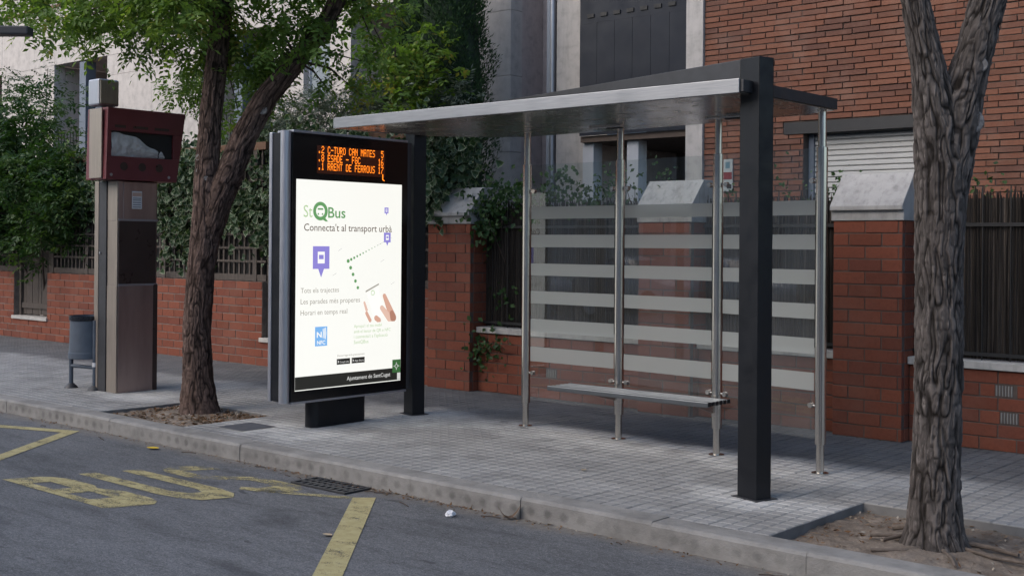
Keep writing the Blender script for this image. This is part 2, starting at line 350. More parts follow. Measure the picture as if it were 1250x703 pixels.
    m.color(m.ramp(n1, [(.3, (.34,.265,.248)), (.7, (.45,.36,.34))])); m.set(.30, .75); G['kiosk_skin'] = m.m
    G['bin'] = simple('blue_grey_bin_paint', (.075,.095,.125), .5, .1, .15, 8, .2, 60)
    G['bin_bag'] = simple('black_bin_bag', (.012,.014,.02), .3)
    G['white_plastic'] = simple('crumpled_white_plastic', (.55,.54,.55), .45, 0, .12, 14, .6, 16)
    G['paper'] = simple('white_paper', (.7,.7,.72), .6, 0, .08, 30)
    G['cast_iron'] = simple('cast_iron_grate', (.055,.055,.058), .6, .4, .3, 10, .4, 60)
    G['cover'] = simple('dark_cover_plate', (.085,.088,.10), .7, .2, .2, 6, .5, 70)
    def emit(name, c, s, base=(.02,.02,.02)):
        m = N(name); m.color(base); m.set(.16); m.b.inputs['Emission Color'].default_value = (*c, 1); m.b.inputs['Emission Strength'].default_value = s * .63; return m.m
    G['poster'] = emit('backlit_poster', (1.0, .99, .92), .88, (.3,.3,.3))
    G['led'] = emit('orange_led', (1.0, .22, .012), 2.2)
    G['led_dim'] = emit('orange_led_glow_board', (1.0, .18, .01), .02)
    G['p_green'] = emit('print_green', (.16,.40,.15), .8); G['p_lgreen'] = emit('print_pale_green', (.50,.68,.38), .9)
    G['p_brown'] = emit('print_brown', (.13,.085,.06), .8); G['p_grey'] = emit('print_grey', (.40,.37,.32), .85); G['p_black'] = emit('print_black', (.03,.03,.025), .6)
    G['p_violet'] = emit('print_violet', (.30,.26,.72), .9); G['p_blue'] = emit('print_blue', (.22,.50,.92), .9); G['p_white'] = emit('print_white', (1,1,.97), .95)
    G['p_skin'] = emit('print_skin', (.78,.45,.34), .85); G['p_skin2'] = emit('print_skin_dark', (.55,.27,.19), .8); G['p_skin3'] = emit('print_skin_pale', (.86,.58,.47), .88); G['p_pale'] = emit('print_pale_grey', (.72,.72,.70), .9)
    G['crest'] = emit('crest_green', (.05,.16,.05), .8)
    G['sign_white'] = simple('white_sign_plate', (.42,.45,.45), .4); G['sign_red'] = simple('red_sign_plate', (.20,.025,.03), .4); G['sign_teal'] = simple('teal_print', (.12,.22,.27), .4)
    G['sticker_peach'] = simple('sticker_peach', (.62,.42,.34), .6)
    G['amber'] = simple('amber_cloth', (.75,.32,.03), .7)
build_mats()
G = MATS
rng = np.random.default_rng(7); random.seed(7)

# ------------------------------------------------------------------ ground
tag(MB().box(-400,400,-400,400,-.6,-.5).build('ground', G['soil_floor']), kind='structure')
ROADZ = -.135
def sheet(name, x0, x1, y0, y1, z, mat, kind='structure', parent=None):
    o = MB().add([(x0,y0,z),(x1,y0,z),(x1,y1,z),(x0,y1,z)], [(0,1,2,3)]).build(name, mat, parent)
    if kind: o['kind'] = kind
    return o
road = sheet('road', -120, 90, -9, 5.9, ROADZ, G['asphalt'])
garden = sheet('garden_ground', -60, 40, 9.9, 40, -.02, G['soil_floor'])
far_pave = MB().box(-120, 90, -16, -9.005, -.5, 0).build('far_pavement', G['tile_bed']); far_pave['kind'] = 'structure'
ob = thing('apartment_row', (-10, -16, 0), 'pale apartment row across the street, seen only as reflection in the shelter glass', 'building')
MB().box(-75, 45, -24, -15, 0, 8.4).build('wall', G['plaster_grey'], ob); MB().box(-75.3, 45.3, -24, -14.6, 8.405, 8.7).build('roof_edge', G['lintel'], ob)
wme = None
for fl in range(3):
    for k in range(32):
        o = MB().box(-.65, .65, -.06, .04, 0, 1.55).build('window', G['window'], ob) if wme is None else bpy.data.objects.new('window', wme)
        if wme is None: wme = o.data
        else: col.objects.link(o); o.parent = ob; o.matrix_parent_inverse = parent_inv(ob)
        o.location = (-73 + k*3.7, -15, .9 + fl*2.7)
def make_car(x, y, paint, label):
    t = thing('parked_car', (x, y, ROADZ), label, 'car', 'cars parked across the street'); z0 = ROADZ
    st = [(-2.05,.62,.38,.62,.70),(-1.95,.78,.24,.74,.80),(-1.4,.86,.20,.88,.90),(-.75,.88,.20,.93,.96),(-.2,.89,.20,.95,1.40),(.3,.89,.20,.95,1.47),(.95,.88,.20,.96,1.46),(1.5,.87,.20,.97,1.32),(1.85,.84,.22,.98,1.02),(2.0,.76,.34,.90,.93)]
    V = []; F = []
    for sx, hw, lo, belt, top in st:
        rw = hw*(.74 if top-belt > .2 else .93)
        V += [(x+sx, y+q*hw_, z0+z) for sx in (-sx,) for q, hw_, z in ((-1,hw*.92,lo),(-1,hw,lo+.18),(-1,hw,(lo+belt)/2+.05),(-1,hw*.96,belt),(-1,rw,top-.05),(-1,rw*.75,top),(1,rw*.75,top),(1,rw,top-.05),(1,hw*.96,belt),(1,hw,(lo+belt)/2+.05),(1,hw,lo+.18),(1,hw*.92,lo))]
    for i in range(len(st)-1):
        for k in range(12): F.append((i*12+k, i*12+(k+1)%12, (i+1)*12+(k+1)%12, (i+1)*12+k))
    F += [tuple(range(12))[::-1], tuple(range((len(st)-1)*12, len(st)*12))]
    MB().add(V, F).build('body', paint, t, smooth=True)
    for sgn in (-1, 1):
        for a, b in ((-.28,.42),(.50,1.30)):
            MB().add([(x-(a-.28*(a < 0)), y+sgn*.875, z0+.985),(x-b, y+sgn*.875, z0+.985),(x-(b-.12*(b > 1)), y+sgn*.70, z0+1.37),(x-(a+.12), y+sgn*.70, z0+1.37)], [(0,1,2,3)]).build('side_window', G['window'], t)
        for a in (-1.3, 1.3):
            wl = MB().tube([(x+a,y+sgn*.70,z0+.31),(x+a,y+sgn*.90,z0+.31)], .31, 22).build('wheel', G['iron'], t, smooth=True); MB().tube([(x+a,y+sgn*.901,z0+.31),(x+a,y+sgn*.915,z0+.31)], .2, 16).build('rim', G['alu'], wl)
        MB().box(x+1.93, x+2.03, y+sgn*.55-.14, y+sgn*.55+.14, z0+.60, z0+.74).build('headlight', G['white_paint'], t, bevel=.02); MB().box(x-2.01, x-1.93, y+sgn*.66-.08, y+sgn*.66+.08, z0+.68, z0+.90).build('tail_light', G['sign_red'], t, bevel=.02)
    MB().add([(x+.80,y-.70,z0+.98),(x+.80,y+.70,z0+.98),(x+.26,y+.60,z0+1.38),(x+.26,y-.60,z0+1.38)],[(0,1,2,3)]).build('windscreen', G['window'], t)
G['car_silver'] = simple('silver_car_paint', (.45,.46,.48), .25, .6, .03, 2); G['car_dark'] = simple('dark_blue_car_paint', (.03,.04,.07), .2, .3, .03, 2); G['car_white'] = simple('white_car_paint', (.7,.7,.7), .25, 0, .03, 2)
make_car(-21.8, -7.4, G['car_white'], 'white parked hatchback across the street, leftmost of the cars mirrored in the glass')
make_car(-16.7, -7.2, G['car_dark'], 'dark blue parked hatchback across the street, mirrored in the middle glass pane')
make_car(-11.5, -7.2, G['car_silver'], 'silver parked hatchback across the street, mirrored in the right glass pane')
# kerb of single stones
kerb = bpy.data.objects.new('kerb', None); col.objects.link(kerb); kerb['kind'] = 'structure'
prof = [(5.865,-.30),(5.868,-.02),(5.878,-.006),(5.893,0.0),(6.06,0.0),(6.06,-.30)]
x = -30.0; k = 0
while x < 4:
    L = 1.0 + rng.uniform(-.02,.02); dz = rng.uniform(-.003,.003); dy = rng.uniform(-.004,.004)
    MB().extr([(p+dy,q+dz) for p,q in prof], x+.0015, x+L-.0015, 'x').build('kerb_stone', G['kerb_face'], kerb)
    # row of shallow round tool marks along the stone's face
    x += L
# tool marks in the kerb face
# pavement: mortar bed + tiles
pave = bpy.data.objects.new('pavement', None); col.objects.link(pave); pave['kind'] = 'structure'
PIT1 = (-10.6,-9.2,6.062,7.062); PIT2 = (-3.4,-2.0,6.062,7.262); COVER = (-9.0,-8.6,6.262,6.662)
def inrect(x, y, r, e=0): return r[0]-e < x < r[1]+e and r[2]-e < y < r[3]+e
T = .2
def bed_rects():
    xs = sorted([-30, 4, PIT1[0], PIT1[1], PIT2[0], PIT2[1]]); out = []
    for a, b in zip(xs[:-1], xs[1:]):
        y0 = 6.06
        for p in (PIT1, PIT2):
            if a >= p[0]-1e-6 and b <= p[1]+1e-6: y0 = p[3]
        out.append((a, b, y0, 9.9))
    return out
mb = MB()
for a, b, y0, y1 in bed_rects(): mb.box(a, b, y0, y1, -.25, -.008)
mb.build('mortar_bed', G['tile_bed'], pave)
def tile_mesh():
    V = []; F = []
    def q(a): F.append(a)
    s = T/2 - .0015; mb = MB()
    mb.box(-s, s, -s, s, -.02, -.0035)
    pad = (T/2 - .012)
    for ix in (-1, 1):
        for iy in (-1, 1):
            cx, cy = ix*T/4, iy*T/4; a = T/4 - .0065; b = a - .0045
            mb.add([(cx-a,cy-a,-.0035),(cx+a,cy-a,-.0035),(cx+a,cy+a,-.0035),(cx-a,cy+a,-.0035),(cx-b,cy-b,0),(cx+b,cy-b,0),(cx+b,cy+b,0),(cx-b,cy+b,0)],
                   [(4,5,6,7),(0,1,5,4),(1,2,6,5),(2,3,7,6),(3,0,4,7)])
    return mb
tm = tile_mesh()
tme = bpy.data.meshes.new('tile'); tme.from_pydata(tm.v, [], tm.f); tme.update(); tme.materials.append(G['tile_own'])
spots = []
nx = int(32/T); ny = int((9.70-6.062)/T)
for i in range(nx):
    for j in range(ny+1):
        cx = -29 + (i+.5)*T; cy = 6.062 + (j+.5)*T
        if inrect(cx, cy, PIT1) or inrect(cx, cy, PIT2): continue
        if inrect(cx, cy, COVER): continue
        if cy > 9.80: continue
        spots.append((cx, cy))
fx, fy = -math.sin(yaw), math.cos(yaw); rx, ry = math.cos(yaw), math.sin(yaw)
def view(cx, cy):
    d = cx*fx + cy*fy; s = cx*rx + cy*ry; return d, s/max(d,.01)
vis = sorted([(view(*p)[0], p) for p in spots if view(*p)[0] > 1 and abs(view(*p)[1]) < .425])
near = set(p for _, p in vis[:300]); rest = [p for p in spots if p not in near]
for cx, cy in sorted(near):
    o = bpy.data.objects.new('tile', tme); col.objects.link(o); o.parent = pave
    o.location = (cx, cy, rng.uniform(-.0015,.0015)); o.rotation_euler = (rng.uniform(-.004,.004), rng.uniform(-.004,.004), rng.uniform(-.004,.004))
tv = np.array(tm.v); quads = np.array([f for f in tm.f])
VV = []; FF = []; AA = []
for k, (cx, cy) in enumerate(rest):
    VV.append(tv + [cx, cy, rng.uniform(-.0015,.0015)] + tv[:, :1]*[0,0,rng.uniform(-.005,.005)]); FF.append(quads + k*len(tv)); AA.append(np.full(len(tv), rng.random()))
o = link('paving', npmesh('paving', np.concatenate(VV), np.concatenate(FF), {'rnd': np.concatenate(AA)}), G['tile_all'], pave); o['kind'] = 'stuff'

# pit soil
def noise2(x, y, seed):
    """smooth value noise"""
    r = np.random.default_rng(seed); g = r.random((64, 64))
    xi = np.floor(x).astype(int); yi = np.floor(y).astype(int); fx_ = x-xi; fy_ = y-yi; fx_ = fx_*fx_*(3-2*fx_); fy_ = fy_*fy_*(3-2*fy_)
    a = g[xi%64, yi%64]; b = g[(xi+1)%64, yi%64]; c = g[xi%64, (yi+1)%64]; d = g[(xi+1)%64, (yi+1)%64]
    return (a*(1-fx_)+b*fx_)*(1-fy_) + (c*(1-fx_)+d*fx_)*fy_
def grid_mesh(name, x0, x1, y0, y1, nx, ny, zf):
    xs = np.linspace(x0,x1,nx); ys = np.linspace(y0,y1,ny); X, Y = np.meshgrid(xs, ys, indexing='ij'); Z = zf(X, Y)
    V = np.stack([X,Y,Z],-1).reshape(-1,3); I = np.arange(nx*ny).reshape(nx,ny)
    F = np.stack([I[:-1,:-1],I[1:,:-1],I[1:,1:],I[:-1,1:]],-1).reshape(-1,4); return npmesh(name, V, F, smooth=True)
def pit(rect, tx, ty, seed, z0):
    def zf(X, Y):
        d = np.hypot(X-tx, Y-ty); z = z0 + .045*np.exp(-(d/.32)**2)
        return z + .03*(noise2(X*5+9, Y*5, seed)-.5) + .018*(noise2(X*17, Y*17+5, seed+1)-.5) + .008*(noise2(X*45, Y*45, seed+2)-.5)
    o = link('earth_patch', grid_mesh('earth_patch', rect[0]-.03, rect[1]+.03, rect[2]-.03, rect[3]+.03, 140, 110, zf), G['soil']); o['kind'] = 'structure'
    return o
p1o = pit(PIT1, -10.03, 6.8, 3, -.045); p2o = pit(PIT2, -2.68, 6.62, 11, -.06)

# ------------------------------------------------------------------ leaf tools
def unit(v): return v / np.maximum(np.linalg.norm(v, axis=-1, keepdims=True), 1e-9)
def leaf_mesh(name, B, D, S, L, W, rnd, edge=False, fold=.25):
    """B base points, D leaf direction, S side direction, L length, W width"""
    D = unit(D); S = unit(S - D*np.sum(S*D, -1, keepdims=True)); Nn = np.cross(D, S); L = L[:,None]; W = W[:,None]
    n = len(B)
    mid = B + D*L*.5 + Nn*W*fold*-.5
    if edge:
        a = B + D*L*.12 - S*W*.5 + Nn*W*fold*.5; b = B + D*L*.12 + S*W*.5 + Nn*W*fold*.5; c = B + D*L*.62 - S*W*.34; d = B + D*L*.62 + S*W*.34; tip = B + D*L
        V = np.stack([mid, a, c, tip, d, b], 1).reshape(-1,3); I = np.arange(n)[:,None]*6
        F = np.concatenate([I+np.array([[0,1,2]]), I+np.array([[0,2,3]]), I+np.array([[0,3,4]]), I+np.array([[0,4,5]]), I+np.array([[0,5,1]])])
        return npmesh(name, V, F, {'rnd': np.repeat(rnd,6), 'edge': np.tile(np.array([0,1,1,1,1,.8]), n)})
    l_ = B + D*L*.45 - S*W*.5 + Nn*W*fold*.5; r__ = B + D*L*.45 + S*W*.5 + Nn*W*fold*.5; tip = B + D*L
    V = np.stack([B, l_, tip, r__], 1).reshape(-1,3); I = np.arange(n)[:,None]*4
    F = np.concatenate([I+np.array([[0,2,1]]), I+np.array([[0,3,2]])])
    return npmesh(name, V, F, {'rnd': np.repeat(rnd,4)})
def sprigs(name, C, rr, K=9, L=.24, leaf=(.055,.026), droop=.5, tint=None):
    """pinnate leaves: C (n,3) attachment points"""
    n = len(C); d = rr.normal(size=(n,3)); d[:,2] = d[:,2]*.5 - droop; d = unit(d)
    side = unit(np.cross(d, rr.normal(size=(n,3))*.4 + [0,0,1.]))
    Lr = L*rr.uniform(.6,1.2,n); B=[];D=[];S=[];LL=[];WW=[];RR=[]
    base_r = np.clip(rr.normal(.45,.2,n), 0, 1) if tint is None else tint
    for k in range(K):
        t = (k//2+1)/((K+1)//2+.3); sg = 1 if k%2 else -1
        last = k == K-1
        p = C + d*(Lr*t)[:,None]; p[:,2] -= (Lr*t)**2*.8
        dd = unit(side*sg*(0 if last else 1.) + d*(1. if last else .55) + rr.normal(size=(n,3))*.22); dd[:,2] -= .15
        B.append(p); D.append(dd); S.append(np.cross(dd, np.cross(d, side)) + rr.normal(size=(n,3))*.25)
        LL.append(leaf[0]*rr.uniform(.7,1.25,n)); WW.append(leaf[1]*rr.uniform(.8,1.2,n)); RR.append(np.clip(base_r + rr.normal(0,.1,n), 0, 1))
    cat = np.concatenate
    return leaf_mesh(name, cat(B), cat(D), cat(S), cat(LL), cat(WW), cat(RR))
def clumped(rr, c, rad, nclump, per, spread, shell=.55):
    """points gathered in clumps through an ellipsoid"""
    u = unit(rr.normal(size=(nclump,3))) * (shell + (1-shell)*rr.random(nclump)[:,None])**.7
    cc = np.array(c) + u*np.array(rad)
    P = np.repeat(cc, per, 0) + rr.normal(size=(nclump*per,3))*spread
    return P, cc
def bark_tube(name, pts, seed, amp, parent, mat, nA=200, step=.008, ridges=26):
    """tapered trunk with furrowed relief; pts of (x,y,z,r)"""
    P = np.array(pts, float); seg = np.r_[0, np.cumsum(np.linalg.norm(np.diff(P[:,:3],axis=0),axis=1))]
    s = np.arange(0, seg[-1], step)
    # smooth interpolation of centre line
    def interp(col_):
        y = np.interp(s, seg, P[:,col_]); kern = np.hanning(23); kern /= kern.sum(); yp = np.pad(y, 11, 'edge'); 
        yp[:11] = y[0] - (y[1:12][::-1]-y[0]) ; yp[-11:] = y[-1] + (y[-1]-y[-12:-1][::-1])
        return np.convolve(yp, kern, 'valid')
    Cx, Cy, Cz, Rr = (interp(i) for i in range(4))
    C = np.stack([Cx,Cy,Cz],-1); Tn = unit(np.gradient(C, axis=0)); ref = np.array([1.,0,0]); A1 = unit(ref - Tn*np.sum(Tn*ref,-1,keepdims=True)); A2 = np.cross(Tn, A1)
    th = np.linspace(0, 2*np.pi, nA, endpoint=False); TH, SS = np.meshgrid(th, s)
    r = np.random.default_rng(seed)
    def pn(fu, fv, sd, warp=0):
        g = np.random.default_rng(sd).random((fu, 900)); u = TH/(2*np.pi)*fu + warp; v = SS*fv; ui = np.floor(u).astype(int); vi = np.floor(v).astype(int); a = u-ui; b = v-vi; a = a*a*(3-2*a); b = b*b*(3-2*b)
        q = lambda i,j: g[i%fu, j%900]
        return (q(ui,vi)*(1-a)+q(ui+1,vi)*a)*(1-b) + (q(ui,vi+1)*(1-a)+q(ui+1,vi+1)*a)*b
    wv = (pn(7, 4.0, seed+1)-.5)*1.5 + (pn(ridges, 9.0, seed+8)-.5)*.8
    n1 = pn(ridges, 6.5, seed+2, wv); n2 = pn(ridges*2, 17, seed+3, wv*2); n3 = .65*pn(ridges*3, 22, seed+4, wv*3) + .35*pn(ridges*4, 60, seed+7)
    h1 = np.clip(np.abs(2*n1-1)*3.0, 0, 1)**.7; h2 = np.clip(np.abs(2*n2-1)*2.6, 0, 1)
    crack = pn(ridges, 26, seed+6, wv)
    H = np.clip(.50*h1*(.4+.6*n2) + .30*h1*h2 + .26*n3 - .16*np.clip((crack-.66)*6,0,1), 0, 1.1); H = (H-H.min())/(H.max()-H.min())
    lump = (pn(4, 1.6, seed+5)-.5)*.10
    rad = Rr[:,None]*(1+lump) + (H-.6)*amp
    V = C[:,None,:] + rad[...,None]*(np.cos(TH)[...,None]*A1[:,None,:] + np.sin(TH)[...,None]*A2[:,None,:])
    I = np.arange(len(s)*nA).reshape(len(s), nA); J = np.roll(I, -1, 1)
    F = np.stack([I[:-1],J[:-1],J[1:],I[1:]],-1).reshape(-1,4)
    return link(name, npmesh(name, V.reshape(-1,3), F, {'h': H.ravel()}, smooth=True), mat, parent)

# ------------------------------------------------------------------ brick tools
def brick_verts(L, Hh, Dp, ch=.0025):
    """front at y=0, into +y; centred in x,z"""
    a, b = L/2, Hh/2; c, d = a-ch, b-ch
    V = [(-c,0,-d),(c,0,-d),(c,0,d),(-c,0,d),(-a,ch,-b),(a,ch,-b),(a,ch,b),(-a,ch,b),(-a,Dp,-b),(a,Dp,-b),(a,Dp,b),(-a,Dp,b)]
    F = [(0,1,2,3),(0,4,5,1),(1,5,6,2),(2,6,7,3),(3,7,4,0),(4,8,9,5),(5,9,10,6),(6,10,11,7),(7,11,8,4)]
    return np.array(V), np.array(F)
_bm = {}
def brick_data(L, Hh, Dp, mat):
    key = (round(L,3), round(Hh,3), round(Dp,3), mat.name)
    if key not in _bm:
        V, F = brick_verts(L, Hh, Dp); me = npmesh('brick', V, F); me.materials.append(mat); _bm[key] = me
    return _bm[key]
def lay_bricks(parent, x0, x1, z0, z1, yface, L, course, joint, Dp, own, allm, limit=300, jit=.0012, openings=(), face='front', off=.5, prefer=None, rag=0):
    """courses of single bricks in the plane y = yface (front) or x = yface (side, facing +x)"""
    items = []; n = int(round((z1-z0)/course))
    for c in range(n):
        zc = z0 + (c+.5)*course; s = x0 - (L*off if c % 2 else 0) ; 
        while s < x1 - 1e-4:
            ll = L + (rng.uniform(-rag, rag) if rag else 0)
            a = max(s, x0); b = min(s+ll, x1); s += ll
            segs = [(a, b)]
            for ox0, ox1, oz0, oz1 in openings:
                if oz0 < zc < oz1:
                    ns = []
                    for p, q in segs:
                        if q <= ox0 or p >= ox1: ns.append((p, q)); continue
                        if p < ox0: ns.append((p, ox0))
                        if q > ox1: ns.append((ox1, q))
                    segs = ns
            for p, q in segs:
                if q-p > joint*2.5: items.append(((p+q)/2, zc, q-p-joint))
    def dist(it):
        cx = it[0] if face == 'front' else yface; cy = yface if face == 'front' else it[0]
        d, s = view(cx, cy); return d + (100 if abs(s) > .43 else 0) + (prefer(it) if prefer else 0)
    items.sort(key=dist)
    ang = 0 if face == 'front' else math.pi/2
    for cx, cz, l in items[:limit]:
        l = max(.02, round(l/.005)*.005); o = bpy.data.objects.new('brick', brick_data(l, course-joint, Dp, own)); col.objects.link(o)
        o.parent = parent; o.matrix_parent_inverse = parent_inv(parent)
        j = rng.uniform(-jit*2.5, jit*2.5)
        o.location = (cx, yface+j, cz+rng.uniform(-jit,jit)) if face == 'front' else (yface+j, cx, cz+rng.uniform(-jit,jit))
        o.rotation_euler = (rng.uniform(-jit,jit)*4, rng.uniform(-jit,jit)*3, ang + rng.uniform(-jit,jit)*3)
    if len(items) > limit:
        VV=[];FF=[];AA=[]
        for k, (cx, cz, l) in enumerate(items[limit:]):
            V, F = brick_verts(l, course-joint, Dp); t = rng.uniform(-jit,jit)*3
            V = V + V[:, [0]]*[0, t, rng.uniform(-jit,jit)*3]
            VV.append(V + [cx, yface+rng.uniform(-jit*2.5,jit*2.5), cz+rng.uniform(-jit,jit)]); FF.append(F + 12*k); AA.append(np.full(12, rng.random()))
        o = link('brickwork', npmesh('brickwork', np.concatenate(VV), np.concatenate(FF), {'rnd': np.concatenate(AA)}), allm, parent); o['kind'] = 'stuff'

exec_order = []
# ------------------------------------------------------------------ garden wall towards the pavement
BL, BC, BJ = .295, .111, .011
def cap(parent, x0, x1, y0, zb):
    """weathered coping: upright fascia, sloping front, flat top"""
    pr_ = [(y0-.012,zb),(y0-.012,zb+.085),(y0-.045,zb+.088),(y0-.045,zb+.125),(y0+.20,zb+.41),(y0+.36,zb+.41),(y0+.36,zb)]
    return MB().extr(pr_, x0-.012, x1+.012, 'x').build('coping', G['capstone'], parent, bevel=.006)
def pillar(x0, x1, label, group='brick pillars of the garden wall'):
    t = thing('brick_pillar', ((x0+x1)/2, 9.85, 0), label, 'pillar', group)
    yf = 9.70; zt = 1.85
    box('core', G['mortar'], t, x0+.006, x1-.006, yf+.0055, yf+.33, -.1, zt-.002)
    course = zt/17
    lay_bricks(t, x0, x1, 0, zt, yf, BL, course, BJ, .05, G['brick_own'], G['brick_all'], off=.5)
    lay_bricks(t, yf+.052, yf+.34, 0, zt, x1-.001, .29, course, BJ, .05, G['brick_own'], G['brick_all'], face='side')
    cap(t, x0, x1, yf, zt); return t
pillar(-9.83, -9.16, 'red brick pillar with grey sloped cap beside the black shelter post, ivy over its corner')
pillar(-6.90, -6.29, 'red brick pillar with sloped pale cap seen through the shelter glass')
pillar(-4.84, -4.21, 'red brick pillar with white sloped cap beside the bare tree trunk')
def bay(x0, x1, label, vents=()):
    t = thing('fence_wall', ((x0+x1)/2, 9.9, 0), label, 'wall', 'low brick walls under the reed fence')
    box('core', G['mortar'], t, x0+.002, x1-.002, 9.8355, 10.03, -.1, .645)
    op = [(vx-.07, vx+.07, vz-.04, vz+.04) for vx, vz in vents]
    lay_bricks(t, x0, x1, 0, .645, 9.83, BL, .1075, BJ, .05, G['brick_own'], G['brick_all'], openings=op)
    for vx, vz in vents:
        v = box('air_vent', G['mortar_pale'], t, vx-.075, vx+.075, 9.842, 9.88, vz-.047, vz+.047)
        for k in range(6):
            MB().box(vx-.066+k*.0235, vx-.054+k*.0235, 9.828, 9.846, vz-.042, vz+.042).build('vent_bar', G['kerb'], v)
    MB().box(x0+.002, x1-.002, 9.795, 10.05, .648, .712).build('sill', G['sill'], t, bevel=.006)
    return t
bay(-9.158, -6.902, 'low red brick wall with white sill between the grey capped pillar and the pillar behind the glass', ((-8.1,.27),))
bay(-6.288, -4.842, 'short low red brick wall with white sill seen behind the right glass panes')
bay(-4.208, 1.5, 'low red brick wall with white sill and two air vents right of the bare trunk', ((-3.42,.485),(-3.38,.27)))
def reeds(x0, x1, label, seed, zt=2.07):
    rr = np.random.default_rng(seed); t = thing('reed_fence', ((x0+x1)/2, 9.93, .712), label, 'fence', 'dark reed screens above the low walls')
    n = int((x1-x0)/.0085); xs = np.linspace(x0+.01, x1-.01, n) + rr.normal(0,.003,n); ys = 9.935 + rr.normal(0,.006,n); w_ = rr.uniform(.003,.0065,n)
    z0 = np.full(n, .72); z1 = zt + rr.normal(0,.018,n); lx = rr.normal(0,.012,n)
    nseg = 5; V=[]; F=[]; A=[]
    tt = np.linspace(0,1,nseg); off_ = np.cumsum(rr.normal(0,.003,(n,nseg)),1)
    cx = xs[:,None] + lx[:,None]*(tt-.5) + off_; zz = z0[:,None] + (z1-z0)[:,None]*tt
    L_ = np.stack([cx-w_[:,None], np.repeat((ys+.006)[:,None],nseg,1), zz],-1); Mi = np.stack([cx, np.repeat((ys-.001)[:,None],nseg,1), zz],-1); Ri = np.stack([cx+w_[:,None], np.repeat((ys+.006)[:,None],nseg,1), zz],-1)
    V = np.stack([L_,Mi,Ri],2).reshape(-1,3); I = np.arange(n*nseg*3).reshape(n,nseg,3)
    F = np.concatenate([np.stack([I[:,:-1,a],I[:,:-1,a+1],I[:,1:,a+1],I[:,1:,a]],-1).reshape(-1,4) for a in (0,1)])
    o = link('reed_screen', npmesh('reed_screen', V, F, {'rnd': np.repeat(np.clip(rr.normal(.45,.25,n),0,1), nseg*3)}), G['reed'], t); o['kind'] = 'stuff'
    box('backing_mesh', G['wood'], t, x0+.005, x1-.005, 9.952, 9.96, .72, zt-.045)
    for z in (.745, 1.80): box('rail', G['iron'], t, x0, x1, 9.905, 9.925, z, z+.03)
    x = x0 + .12
    while x < x1: box('iron_bar', G['iron'], t, x, x+.009, 9.910, 9.919, .712, 2.13); x += .225
    return t
reeds(-9.15, -6.905, 'dark reed screen between the vine covered pillar and the pillar behind the glass', 21)
reeds(-6.285, -4.845, 'dark reed screen behind the right glass panes of the shelter', 22)
reeds(-4.205, 1.5, 'dark reed screen to the right of the bare trunk', 23)
# left wall with two gates
GATE1 = (-19.85,-18.72); GATE2 = (-13.0,-11.9)
gw = thing('garden_wall', (-16, 9.9, 0), 'long low red brick garden wall behind the bin and left tree', 'wall')
YW = 9.77
for a, b in ((-27,GATE1[0]),(GATE1[1],GATE2[0]),(GATE2[1],-9.84)): box('core', G['mortar_pale'], gw, a, b-.002, YW+.0055, YW+.26, -.1, 1.105)
for a, b in (GATE1, GATE2):
    box('core', G['mortar_pale'], gw, a+.001, b-.003, YW+.0057, YW+.26, -.1, .315)
    MB().box(a-.03, b+.03, YW-.03, YW+.27, .318, .375).build('door_sill', G['sill'], gw, bevel=.006)
lay_bricks(gw, -27, -9.84, 0, 1.11, YW, BL, .111, .012, .05, G['brick_own'], G['brick_all'], openings=[(GATE1[0],GATE1[1],.32,3),(GATE2[0],GATE2[1],.32,3)])
for i, (a, b) in enumerate((GATE1, GATE2)):
    g_ = thing('garden_gate', ((a+b)/2, YW+.1, .375), ('dark wooden garden gate in the low wall left of the litter bin','dark wooden garden gate partly hidden behind the information panel')[i], 'gate', 'wooden gates in the garden wall')
    for s in (a, b-.09): box('gate_post', G['wood'], g_, s, s+.09, YW+.08, YW+.17, .376, 2.35)
    n = 9; wd = (b-a-.2)/n
    for k in range(n): box('plank', G['wood'], g_, a+.1+k*wd+.004, a+.1+(k+1)*wd-.004, YW+.12+rng.uniform(-.003,.003), YW+.145, .40, 2.15)
    for z in (.5, 1.25, 2.0): box('cross_rail', G['wood'], g_, a+.095, b-.095, YW+.095, YW+.118, z, z+.09)
# lattice above the left wall
def lattice(x0, x1, label):
    t = thing('lattice_fence', ((x0+x1)/2, YW+.12, 1.11), label, 'fence', 'wooden lattice fences on the garden wall')
    box('bottom_rail', G['wood'], t, x0, x1, YW+.06, YW+.12, 1.115, 1.20)
    box('top_rail', G['wood_brown'], t, x0, x1, YW+.04, YW+.13, 2.86, 2.96)
    for z in (1.36, 1.54, 1.72, 1.90, 2.08, 2.26, 2.44, 2.62): box('cross_rail', G['wood'], t, x0, x1, YW+.056, YW+.0745, z, z+.03)
    x = x0+.02; k = 0
    while x < x1-.05:
        if k % 9 == 0: box('fence_post', G['wood'], t, x, x+.085, YW+.05, YW+.135, 1.11, 2.86)
        else: box('slat', G['wood'], t, x, x+.034, YW+.078+rng.uniform(-.003,.003), YW+.098, 1.2, 2.86)
        x += .118 if k % 9 else .14; k += 1
    box('dark_backing', G['iron'], t, x0, x1, YW+.20, YW+.205, 1.12, 2.8)
    return t
lattice(-23, GATE1[0], 'wooden lattice fence under the dense shrub at the left edge')
lattice(GATE1[1], GATE2[0], 'wooden lattice fence under ivy between bin, kiosk and left tree')
lattice(GATE2[1], -9.84, 'wooden lattice fence between the black shelter post and the grey capped pillar')

